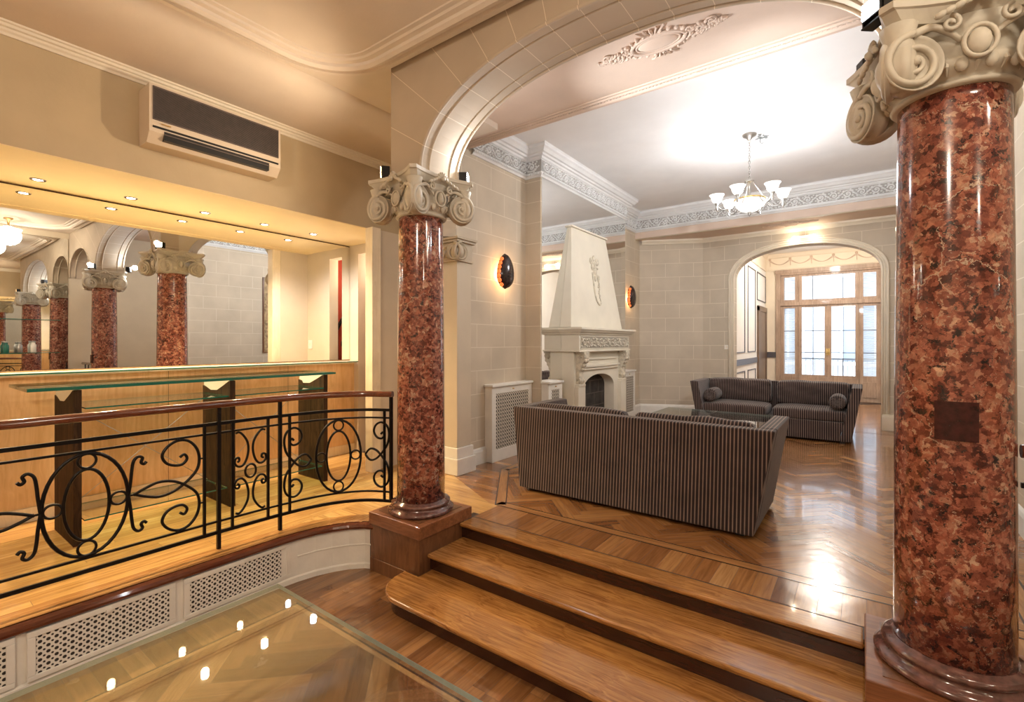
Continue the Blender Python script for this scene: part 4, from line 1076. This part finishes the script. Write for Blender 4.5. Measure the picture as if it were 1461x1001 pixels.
M_fb = mat('warm_flood_bulb', (1, .8, .5), .3, emit=(1, .62, .3), es=60)
flood(-2.97, 2.40, 3.002, R(230), 'warm floodlight on the left capital, on its left corner', (1, .80, .58), 40, True, up=10, cone=150)
flood(-2.57, 2.86, 3.002, R(35), 'dazzling white floodlight on the left capital, on its right corner', COOL, 210, up=6, cone=88)
flood(.03, 2.86, 3.002, R(115), 'white floodlight on the far corner of the big right capital', COOL, 210, up=6, cone=88)
flood(.05, 2.36, 3.002, R(220), 'white floodlight on the near corner of the big right capital', NEUT, 30, up=10, cone=150)

# lower room ceiling lamps (one added unseen behind the camera to light the room, one beside)
def bowl(x, y, label, pw, col):
    t = T('ceiling_light', label, 'ceiling light', (x, y, 3.86)); M_b = mat('opal_glass', (.9, .88, .8), .3, emit=col, es=3.5)
    mb = MB(); mb.lathe([(.06, 0), (.06, -.02), (.02, -.03), (.012, -.12), (.012, -.2)], 20); P('stem', mb, M_brass, t)
    mb = MB(); mb.lathe([(.17, -.18), (.165, -.20), (.13, -.245), (.07, -.275), (.001, -.285)], 28); P('shade', mb, M_b, t)
    lamp('POINT', (x, y, 3.56), pw, col, .16)
bowl(-.6, -1.6, 'unseen opal bowl ceiling light added behind the camera to light the lower room', 215, (1, .86, .70))
bowl(1.1, 1.5, 'opal bowl ceiling light in the lower room seen only in the mirror', 45, (1, .88, .72))

# ------------------------------------------------------------------ sofas
def sofa(loc, rz, label):
    t = T('striped_sofa', label, 'sofa', loc, rz, 'striped corduroy sofas')
    bw, tw, H = 1.0, 1.125, .77
    g = .012
    mb = MB(); mb.hexa([(-bw, -.46, .03), (bw, -.46, .03), (bw, -.36, .03), (-bw, -.36, .03), (-tw, -.39, H), (tw, -.39, H), (tw, -.28, H), (-tw, -.28, H)]); P('back', mb, M_fab, t, bevel=.012)
    for sx in (-1, 1):
        q = [(sx*bw, -.357, .03), (sx*bw, .46, .03), (sx*(bw-.13), .46, .03), (sx*(bw-.13), -.357, .03), (sx*tw, -.277, H), (sx*tw, .46, H), (sx*(tw-.12), .46, H), (sx*(tw-.12), -.277, H)]
        mb = MB(); mb.hexa(q); P('arm', mb, M_fab, t, bevel=.012)
    mb = MB(); mb.hexa([(-.868, -.355, .03), (.868, -.355, .03), (.868, .45, .03), (-.868, .45, .03), (-.914, -.315, .29), (.914, -.315, .29), (.914, .45, .29), (-.914, .45, .29)]); P('seat_base', mb, M_fab, t, bevel=.01)
    def cushion(x0, x1, y0, y1, z0, z1, puff, tilt=0, nm='seat_cushion', wr=.003):
        mb = MB(); n = 12; cx, cy, cz = (x0+x1)/2, (y0+y1)/2, (z0+z1)/2; hx_, hy_, hz_ = (x1-x0)/2, (y1-y0)/2, (z1-z0)/2
        bmesh.ops.create_cube(mb.bm, size=2)
        bmesh.ops.subdivide_edges(mb.bm, edges=mb.bm.edges[:], cuts=9, use_grid_fill=True)
        for v in mb.bm.verts:
            a, b, c_ = v.co
            k = 1 - .10*(abs(a)**4 + abs(b)**4 + abs(c_)**4)*.5
            pz = (1-a**4)*(1-b**4) if hz_ < hy_ else 1
            py = (1-a**4)*(1-c_**4) if hz_ >= hy_ else 1
            X = a*hx_*k; Y = b*hy_*k*(1 + (puff*py if hz_ >= hy_ else 0)); Z = c_*hz_*k*(1 + (puff*pz if hz_ < hy_ else 0))
            wv = wr*math.sin(a*7 + c_*3 + x0)*math.cos(c_*9 + a*2)
            Y += wv if hz_ >= hy_ else 0; Z += wv*.6
            if tilt: Y, Z = Y*math.cos(tilt) - Z*math.sin(tilt), Y*math.sin(tilt) + Z*math.cos(tilt)
            v.co = (cx + X, cy + Y, cz + Z)
        return P(nm, mb, M_fab, t, smooth=True, sub=1)
    cushion(-.98, -.005, -.26, .46, .28, .44, .25); cushion(.005, .98, -.26, .46, .28, .44, .25)
    cushion(-1.0, -.01, -.28, -.10, .43, .808, .35, -.14, 'back_cushion', .016); cushion(.01, 1.0, -.28, -.10, .43, .808, .35, -.14, 'back_cushion', .018)
    mb = MB()
    for x_ in (-.9, .9):
        for y_ in (-.36, .38): mb.box(x_-.03, x_+.03, y_-.03, y_+.03, 0, .03)
    P('foot', mb, M_acx, t)
    return t
s1 = sofa((-1.61, 4.14, HU), 0, 'dark striped sofa with its back to the steps')
s2 = sofa((-1.115, 8.38, HU), PI, 'dark striped sofa facing the camera in front of the far arch')
def bolster(x, y, z, label):
    t = T('bolster_cushion', label, 'cushion', (x, y, z), 0, 'bolsters on the far sofa')
    M = Matrix.Rotation(PI/2, 4, 'X')
    mb = MB(); mb.lathe([(.001, -.215), (.02, -.222), (.06, -.225), (.092, -.215), (.10, -.19), (.103, 0), (.10, .19), (.092, .215), (.06, .225), (.02, .222), (.001, .215)], 28, M); P('roll', mb, M_fab, t)
    mb = MB()
    for sy in (-1, 1):
        mb.ell((0, sy*.222, 0), .014, .008, .014)
        for k in range(20): a = 2*PI*k/20; mb.tube([(.018*math.cos(a), sy*.2235, .018*math.sin(a)), (.07*math.cos(a), sy*.2265, .07*math.sin(a)), (.094*math.cos(a), sy*.213, .094*math.sin(a))], .0045, 5)
    P('pleated_end', mb, M_acd, t)
bolster(-.275, 8.20, HU + .55, 'round striped bolster at the right arm of the far sofa')
bolster(-1.955, 8.20, HU + .55, 'round striped bolster at the left arm of the far sofa')

# glass coffee table
ctb = T('coffee_table', 'square glass-topped table between the two striped sofas', 'table', (-1.6, 6.25, HU))
glass_slab('glass_top', ctb, -2.26, -.91, 5.55, 6.93, .795, .812, M_glass, M_edgep)
M_tb = mat('table_wood', (.16, .10, .06), .35)
mb = MB(); mb.box(-2.15, -1.02, 5.66, 6.82, .74, .79); P('apron', mb, M_tb, ctb, world=True, bevel=.004)
for x_ in (-2.12, -1.12):
    for y_ in (5.69, 6.72): mb = MB(); mb.box(x_, x_+.07, y_, y_+.07, HU, .74); P('leg', mb, M_tb, ctb, world=True)

# big glass table, lower left
gt = T('glass_dining_table', 'large clear glass table top in the bottom left foreground', 'table', (-1.05, -.3, 0))
glass_slab('glass_top', gt, -1.875, -.42, -1.5, .985, .773, .790, M_glass, M_edgep)
for yy in (.22, -.95):
    mb = MB(); mb.lathe([(.20, 0), (.20, .02), (.05, .05), (.045, .73), (.12, .76), (.12, .773)], 24, Matrix.Translation((-.90, yy if yy > 0 else yy, 0))); P('pedestal', mb, M_pewter, gt, world=True)

# ------------------------------------------------------------------ chandelier
ch = T('chandelier', 'silver chandelier with white glass bowls hanging from the lounge ceiling', 'chandelier', (-1.08, 6.26, 4.22))
M_opal = mat('opal_shade', (.95, .95, .93), .25, emit=(1, .97, .90), es=1.0)
mb = MB(); mb.lathe([(.001, -.07), (.02, -.065), (.035, -.04), (.075, -.02), (.08, 0)], 24); P('canopy', mb, M_pewter, ch)
mb = MB()
n_ = 15
for i in range(n_):
    zc = -.07 - .46*(i+.5)/n_; a = (i % 2)*PI/2
    mb.tube([(.010*math.cos(t*PI/5)*math.cos(a), .010*math.cos(t*PI/5)*math.sin(a), zc + .021*math.sin(t*PI/5)) for t in range(10)], .0032, 5, closed=True)
P('chain', mb, M_pewter, ch)
mb = MB(); mb.lathe([(.001, -.53), (.03, -.54), (.055, -.555), (.03, -.57), (.014, -.58), (.012, -.70), (.02, -.72), (.012, -.76)], 18)
for k in range(3):
    a = 2*PI*k/3; mb.tube([(.03*math.cos(a), .03*math.sin(a), -.56), (.12*math.cos(a), .12*math.sin(a), -.70), (.155*math.cos(a), .155*math.sin(a), -.775)], .005, 5)
P('stem', mb, M_pewter, ch)
mb = MB(); mb.lathe([(.155, -.765), (.175, -.77), (.178, -.785), (.16, -.79)], 32); P('brass_ring', mb, M_brass, ch)
mb = MB(); mb.lathe([(.17, -.78), (.168, -.80), (.14, -.86), (.09, -.905), (.03, -.925), (.001, -.928)], 32); P('glass_bowl', mb, M_opal, ch)
mb = MB(); mb.lathe([(.001, -.975), (.008, -.965), (.018, -.95), (.012, -.935), (.025, -.925)], 14); P('finial', mb, M_pewter, ch)
for k in range(6):
    a = 2*PI*k/6 + .35; ca, sa = math.cos(a), math.sin(a)
    pts = smoothpts([(.165*ca, .165*sa, -.79), (.23*ca, .23*sa, -.86), (.30*ca, .30*sa, -.87), (.355*ca, .355*sa, -.82), (.36*ca, .36*sa, -.79)], 5)
    mb = MB(); mb.tube(pts, .008, 6); mb.lathe([(.001, -.885), (.012, -.87), (.016, -.85), (.008, -.83), (.022, -.80), (.026, -.79)], 12, Matrix.Translation((.36*ca, .36*sa, 0)))
    ar = P('arm', mb, M_pewter, ch)
    mb = MB(); mb.lathe([(.026, -.79), (.045, -.775), (.06, -.745), (.066, -.715), (.085, -.69), (.082, -.69), (.062, -.715), (.055, -.74), (.022, -.785)], 20, Matrix.Translation((.36*ca, .36*sa, 0))); P('glass_shade', mb, M_opal, ar)
lamp('POINT', (-1.08, 6.26, 3.42), 175, (.97, .97, 1), .2)
# broken plaster patch with hook next to the canopy
mb = MB()
for i in range(22): mb.ell((-.985 + random.uniform(-.05, .07), 6.40 + random.uniform(-.09, .09), 4.219), random.uniform(.008, .03), random.uniform(.008, .03), .003, n=7, m=4)
mb.tube([(-.985, 6.40, 4.22), (-.985, 6.40, 4.15), (-.965, 6.40, 4.13), (-.95, 6.40, 4.15)], .005, 6)
tag(P('ceiling_hook', mb, mat('bare_plaster', (.22, .24, .24), .9)), 'old hook in a patch of broken plaster beside the chandelier canopy', 'hook')

# spotlight bar over the far arch
sp_ = T('wall_spotlight', 'twin white spotlight fixture above the far arch', 'spotlight', (-.80, 9.575, 3.545))
mb = MB(); mb.box(-.10, .10, -.05, 0, -.02, .03); P('housing', mb, M_plastic, sp_, bevel=.006)
for sx in (-1, 1):
    mb = MB(); mb.ell((sx*.145, -.05, 0), .035, .035, .03); P('bulb', mb, mat('spot_bulb', (1, .95, .85), .3, emit=(1, .88, .7), es=18), sp_)
    lamp('POINT', (-.80 + sx*.15, 9.47, 3.52), 1.6, (1, .82, .6), .03)
mb = MB(); mb.box(-2.08, -2.0, 9.585, 9.599, 1.62, 1.70); sw = tag(P('light_switch', mb, M_plastic), 'white light switch on the stone wall left of the far arch', 'switch'); 
mb = MB(); mb.box(-2.052, -2.028, 9.58, 9.585, 1.645, 1.675); P('rocker', mb, M_trimc, sw)
mb = MB(); mb.box(-4.44, -4.36, 3.71, 3.719, 1.66, 1.78); sw = tag(P('light_switch', mb, M_plastic), 'white light switch plate on the bar end wall, seen in the mirror', 'switch')
mb = MB(); mb.box(-4.412, -4.388, 3.704, 3.71, 1.70, 1.74); P('rocker', mb, M_trimc, sw)

# ------------------------------------------------------------------ window room
M_rw = plaster('room_white', (.84, .80, .74), .03); M_rp = plaster('room_peach', (.80, .68, .52), .04)
M_dk = mat('dark_moulding', (.07, .06, .065), .4)
mb = MB(); mb.box(-2.12, -2.0, 9.82, 13.85, .36, 4.1); wlr = struct('wall_window_room', mb, M_rw); wlr['label'] = 'white panelled wall of the window room'
mb = MB()
def fr_(y0, y1, z0, z1, w=.022):
    for a in ((y0, y1, z0, z0+w), (y0, y1, z1-w, z1), (y0, y0+w, z0+w, z1-w), (y1-w, y1, z0+w, z1-w)): mb.box(-2.0, -1.985, a[0], a[1], a[2], a[3])
fr_(9.95, 11.05, 1.53, 3.42); fr_(11.38, 12.3, 1.53, 3.42); fr_(12.52, 13.75, 2.75, 3.42); fr_(9.95, 11.05, .5, 1.15); fr_(11.38, 12.3, .5, 1.15)
mb.box(-2.0, -1.97, 9.9, 12.4, 1.28, 1.40)
struct('panel_moulding', mb, M_dk, wlr)
d1 = bpy.data.objects.new('door_1', None); C.objects.link(d1); d1['kind'] = 'structure'; d1['label'] = 'dark wooden door beside the window in the far room'
M_door = woodgrain('door_wood', (.10, .06, .035), (.18, .11, .065), 2, .4, .2)
mb = MB(); mb.box(-2.0, -1.97, 12.62, 13.62, .36, 2.5); struct('door_leaf', mb, M_door, d1)
mb = MB()
for a in ((12.52, 12.62, .36, 2.6), (13.62, 13.72, .36, 2.6), (12.52, 13.72, 2.5, 2.62)): mb.box(-2.0, -1.955, a[0], a[1], a[2], a[3])
struct('door_frame', mb, M_door, d1)
mb = MB(); mb.box(1.3, 1.4, 9.82, 13.85, .36, 4.1); struct('wall_window_room', mb, M_rw)
mb = MB(); mb.box(-2.1, 1.4, 9.82, 14.0, 3.98, 4.1); struct('ceiling_window_room', mb, M_rw)
mb = MB(); mb.box(-2.1, -1.76, 13.8, 14.0, .36, 4.1); mb.box(.56, 1.4, 13.8, 14.0, .36, 4.1); mb.box(-1.76, .56, 13.8, 14.0, 3.52, 4.1); struct('wall_window', mb, M_rp)
mb = MB(); mb.box(-1.99, -1.77, 13.77, 13.8, 1.36, 1.5); struct('trim_7', mb, M_dk)
mb = MB(); mb.sweep([(-2.0, 9.82), (-2.0, 13.8), (1.3, 13.8)], [(0, 3.56), (.02, 3.56), (.03, 3.59), (.012, 3.60), (.012, 3.88), (.04, 3.90), (.07, 3.95), (.10, 3.98)]); c7 = struct('trim_8', mb, M_rp); c7['label'] = 'peach cornice with painted swags above the window'
mb = MB()
for i in range(7):
    x0 = -1.9 + i*.45
    for dz in (0, .035): mb.tube([(x0 + .45*t/10, 13.785, 3.84 - dz - (.13 - dz)*math.sin(PI*t/10)) for t in range(11)], .007, 5)
    mb.ell((x0, 13.782, 3.85), .03, .01, .03); mb.tube([(x0, 13.785, 3.84), (x0+.01, 13.785, 3.68)], .007, 5)
struct('swag_relief', mb, plaster('swag_paint', (.58, .42, .30), .08), c7)
# window
wn = bpy.data.objects.new('window_1', None); C.objects.link(wn); wn['kind'] = 'structure'; wn['label'] = 'tall french window of greyish wood with side lights and transom'
M_wf = woodgrain('window_wood', (.32, .21, .14), (.47, .33, .23), 2, .45, .1)
wx0, wx1 = -1.76, .56; wz1 = 3.51
cols = [(-1.66, -1.58, -1.355, -1.275, 'side'), (-1.265, -1.195, -.735, -.665, 'leaf'), (-.655, -.585, -.13, -.06, 'leaf'), (-.05, .035, .265, .345, 'side')]
mb = MB()
mb.box(wx0, -1.66, 13.74, 13.9, .36, wz1); mb.box(.345, wx1, 13.74, 13.9, .36, wz1); mb.box(-1.66, .345, 13.74, 13.9, 3.43, wz1); mb.box(-1.66, .345, 13.74, 13.9, 2.66, 2.75)
mb.box(-.672, -.648, 13.78, 13.79, .36, 2.66); mb.box(-1.275, -1.265, 13.76, 13.9, .36, 3.43); mb.box(-.06, -.05, 13.76, 13.9, .36, 3.43); mb.box(wx0 - .02, wx1, 13.72, 13.74, 3.47, 3.56)
struct('window_frame', mb, M_wf, wn, bevel=.004)
def sash(x0, x1, z0, z1, st_, mx, mz, nm='sash'):
    mb = MB(); ya, yb = 13.79, 13.84
    mb.box(x0, x0+st_, ya, yb, z0, z1); mb.box(x1-st_, x1, ya, yb, z0, z1); mb.box(x0+st_, x1-st_, ya, yb, z0, z0+st_*.8); mb.box(x0+st_, x1-st_, ya, yb, z1-st_*.8, z1)
    s = struct(nm, mb, M_wf, wn)
    mb = MB()
    for x_ in mx: mb.box(x_-.008, x_+.008, 13.80, 13.83, z0+st_*.8, z1-st_*.8)
    for z_ in mz: mb.box(x0+st_, x1-st_, 13.80, 13.83, z_-.008, z_+.008)
    if mx or mz: struct('muntin', mb, M_dk, s)
    mb = MB(); mb.face([(x0+st_, 13.815, z0+st_*.8), (x1-st_, 13.815, z0+st_*.8), (x1-st_, 13.815, z1-st_*.8), (x0+st_, 13.815, z1-st_*.8)]); struct('pane', mb, M_pane, s)
for x0, a, b, x1, k in cols:
    st_ = a - x0
    sash(x0, x1, .90, 2.66, st_*.92, [] if k == 'side' else [(x0+x1)/2], [1.50, 2.03])
    mb = MB(); mb.box(x0, x1, 13.79, 13.84, .355, .90); mb.box(x0+.07, x1-.07, 13.775, 13.79, .46, .82); struct('lower_panel', mb, M_wf, wn, bevel=.006)
    if k == 'side': sash(x0, x1, 2.75, 3.43, st_*.92, [], [])
sash(-1.265, -.06, 2.75, 3.43, .07, [-.97, -.36], [])
mb = MB(); mb.tube([(-.68, 13.75, 1.45), (-.68, 13.75, 1.58)], .012, 8); mb.tube([(-.64, 13.75, 1.45), (-.64, 13.75, 1.58)], .012, 8); mb.box(-.70, -.62, 13.76, 13.79, 1.44, 1.6); struct('handle', mb, M_brass, wn)
# outside: shutters, balcony, facade across the street
M_shut = mat('shutter_paint', (.62, .66, .70), .5)
for x0, x1, lb in ((-1.62, -1.30, 'left louvred shutter folded outside the window'), (-.02, .34, 'right louvred shutter folded outside the window')):
    t = T('louvred_shutter', lb, 'shutter', ((x0+x1)/2, 14.05, .30), 0, 'shutters outside the french window')
    mb = MB(); mb.box(x0, x0+.03, 14.03, 14.07, .30, 3.45); mb.box(x1-.03, x1, 14.03, 14.07, .30, 3.45); mb.box(x0, x1, 14.03, 14.07, 2.66, 2.74); P('shutter_frame', mb, M_shut, t, world=True)
    mb = MB()
    for i in range(74): zz = .48 + i*.04; mb.hexa([(x0+.03, 14.03, zz), (x1-.03, 14.03, zz), (x1-.03, 14.035, zz-.004), (x0+.03, 14.035, zz-.004), (x0+.03, 14.065, zz+.026), (x1-.03, 14.065, zz+.026), (x1-.03, 14.07, zz+.022), (x0+.03, 14.07, zz+.022)])
    P('louvre', mb, M_shut, t, world=True)
bl = T('balcony_railing', 'iron balcony railing seen through the french window', 'railing', (-.6, 14.8, .3))
mb = MB(); mb.box(-2.5, 1.6, 14.78, 14.81, 1.30, 1.34); mb.box(-2.5, 1.6, 14.78, 14.81, .42, .45); P('rail', mb, mat('balcony_iron', (.20, .23, .27), .5), bl, world=True)
mb = MB()
for i in range(42): mb.box(-2.5 + i*.1, -2.488 + i*.1, 14.787, 14.80, .3, 1.3)
P('bars', mb, bl.children[0].data.materials[0] if bl.children else M_shut, bl, world=True)
mb = MB(); mb.box(-2.6, 1.7, 14.0, 14.9, .15, .30); struct('floor_balcony', mb, mat('balcony_stone', (.5, .5, .5), .8))
fc = T('apartment_building', 'pale apartment facade across the street, seen through the french window', 'building', (-4, 24, -8))
M_fac = blocks('facade_stone', 'x', (.42, .45, .48), (.5, .52, .55), 1.2, .5, 0)
mb = MB(); mb.box(-16, 10, 24, 25, -8, 14); P('facade', mb, M_fac, fc, world=True)
M_fw = mat('far_window_glass', (.25, .30, .36), .2)
for xx in (-5.2, -2.6, -.1):
    for zz in (-2.6, 1.0, 4.6):
        mb = MB(); mb.box(xx-.5, xx+.5, 23.95, 24.0, zz, zz+2.2); w_ = P('window', mb, M_fw, fc, world=True)
        mb = MB(); mb.box(xx-.62, xx-.5, 23.9, 24.0, zz-.05, zz+2.35); mb.box(xx+.5, xx+.62, 23.9, 24.0, zz-.05, zz+2.35); mb.box(xx-.62, xx+.62, 23.88, 24.0, zz+2.2, zz+2.4); mb.box(xx-.04, xx+.04, 23.93, 23.95, zz, zz+2.2); mb.bm.transform(wmat(fc).inverted()); P('window_surround', mb, M_shut, w_)
        mb = MB(); mb.box(xx-.9, xx+.9, 23.3, 24.0, zz-.18, zz-.05); P('balcony', mb, M_shut, fc, world=True)

# ------------------------------------------------------------------ things seen in the mirror
# mirror with glass shelves on the right wall of the lower room
m2 = T('wall_mirror', 'mirror with glass shelves on the right wall, visible only as a reflection', 'mirror', (1.855, .8, .3))
mb = MB(); mb.box(1.848, 1.858, -1.8, 2.40, .1, 3.75); P('mirror_glass', mb, M_mirror, m2, world=True)
for zz in (1.55, 2.16): glass_slab('glass_shelf', m2, 1.60, 1.845, .4, 2.25, zz, zz+.01)
for i, (yy, m_, hh, lb) in enumerate(((1.9, M_plastic, .19, 'white jar on the lower shelf of the right mirror, nearest the arcade'), (1.72, M_pewter, .17, 'grey jar on the mirror shelf between the white and the green jar'), (1.55, M_edge, .18, 'green glass jar on the lower shelf of the right mirror'))):
    t = T('jar', lb, 'jar', (1.72, yy, 1.5605), 0, 'jars on the mirror shelf')
    mb = MB(); mb.lathe([(.035, 0), (.04, .01), (.04, hh*.75), (.025, hh*.85), (.025, hh)], 16); P('body', mb, m_, t)
    mb = MB(); mb.lathe([(.027, hh), (.029, hh+.002), (.029, hh+.02), (.02, hh+.025)], 16); P('lid', mb, M_pewter, t)
th_ = T('wall_hanging', 'narrow brown and cream tapestry on the lounge right wall, reflected in the bar mirror', 'tapestry', (.948, 5.95, 1.5))
M_tap = plaster('tapestry_cloth', (.40, .29, .16), .6, .9, 14)
mb = MB(); mb.box(.93, .945, 5.72, 6.15, 1.52, 3.28); P('cloth', mb, M_tap, th_, world=True)
mb = MB(); mb.box(.92, .949, 5.69, 5.72, 1.5, 3.3); mb.box(.92, .949, 6.15, 6.18, 1.5, 3.3); mb.box(.92, .949, 5.72, 6.15, 3.28, 3.3); mb.box(.92, .949, 5.72, 6.15, 1.5, 1.52); P('frame', mb, M_darkw, th_, world=True)
# iron gate in the passage
ig = T('iron_gate', 'dark wrought iron gate leaf in the red passage beyond the bar', 'gate', (-5.0, 4.4, HU))
mb = MB(); mb.bar((-4.60, 3.98, HU), (-4.60, 3.98, 1.9), .05); mb.bar((-4.60, 4.9, HU), (-4.60, 4.9, 2.5), .05); mb.tube(smoothpts([(-4.60, 3.98, 1.9), (-4.60, 4.15, 2.15), (-4.60, 4.5, 2.4), (-4.60, 4.9, 2.5)], 5), .025, 6)
P('gate_frame', mb, M_black, ig, world=True)
for k in range(9):
    mb = MB(); s_ = spiral(4.17 + .22*(k % 3), .60 + .19*k, .13, .02, 1.6, k, 1 if k % 2 else -1, 24); mb.tube([(-4.60, a, b) for a, b in s_], .016, 6); P('scroll', mb, M_black, ig, world=True)
lamp('POINT', (-5.0, 4.1, 2.7), 12, (1, .8, .6), .08)
t = T('ceiling_light', 'small lamp on the ceiling of the red passage', 'ceiling light', (-5.0, 4.1, 3.0)); mb = MB(); mb.lathe([(.07, 0), (.07, -.02), (.05, -.06), (.001, -.08)], 18); P('shade', mb, M_opal, t)

t = T('ceiling_light', 'opal lamp on the ceiling of the window room, hidden above the arch', 'ceiling light', (-.6, 11.4, 3.98)); mb = MB(); mb.lathe([(.15, 0), (.15, -.03), (.11, -.08), (.001, -.10)], 22); P('shade', mb, M_opal, t)
lamp('POINT', (-.6, 11.4, 3.80), 130, (1, .93, .84), .12)
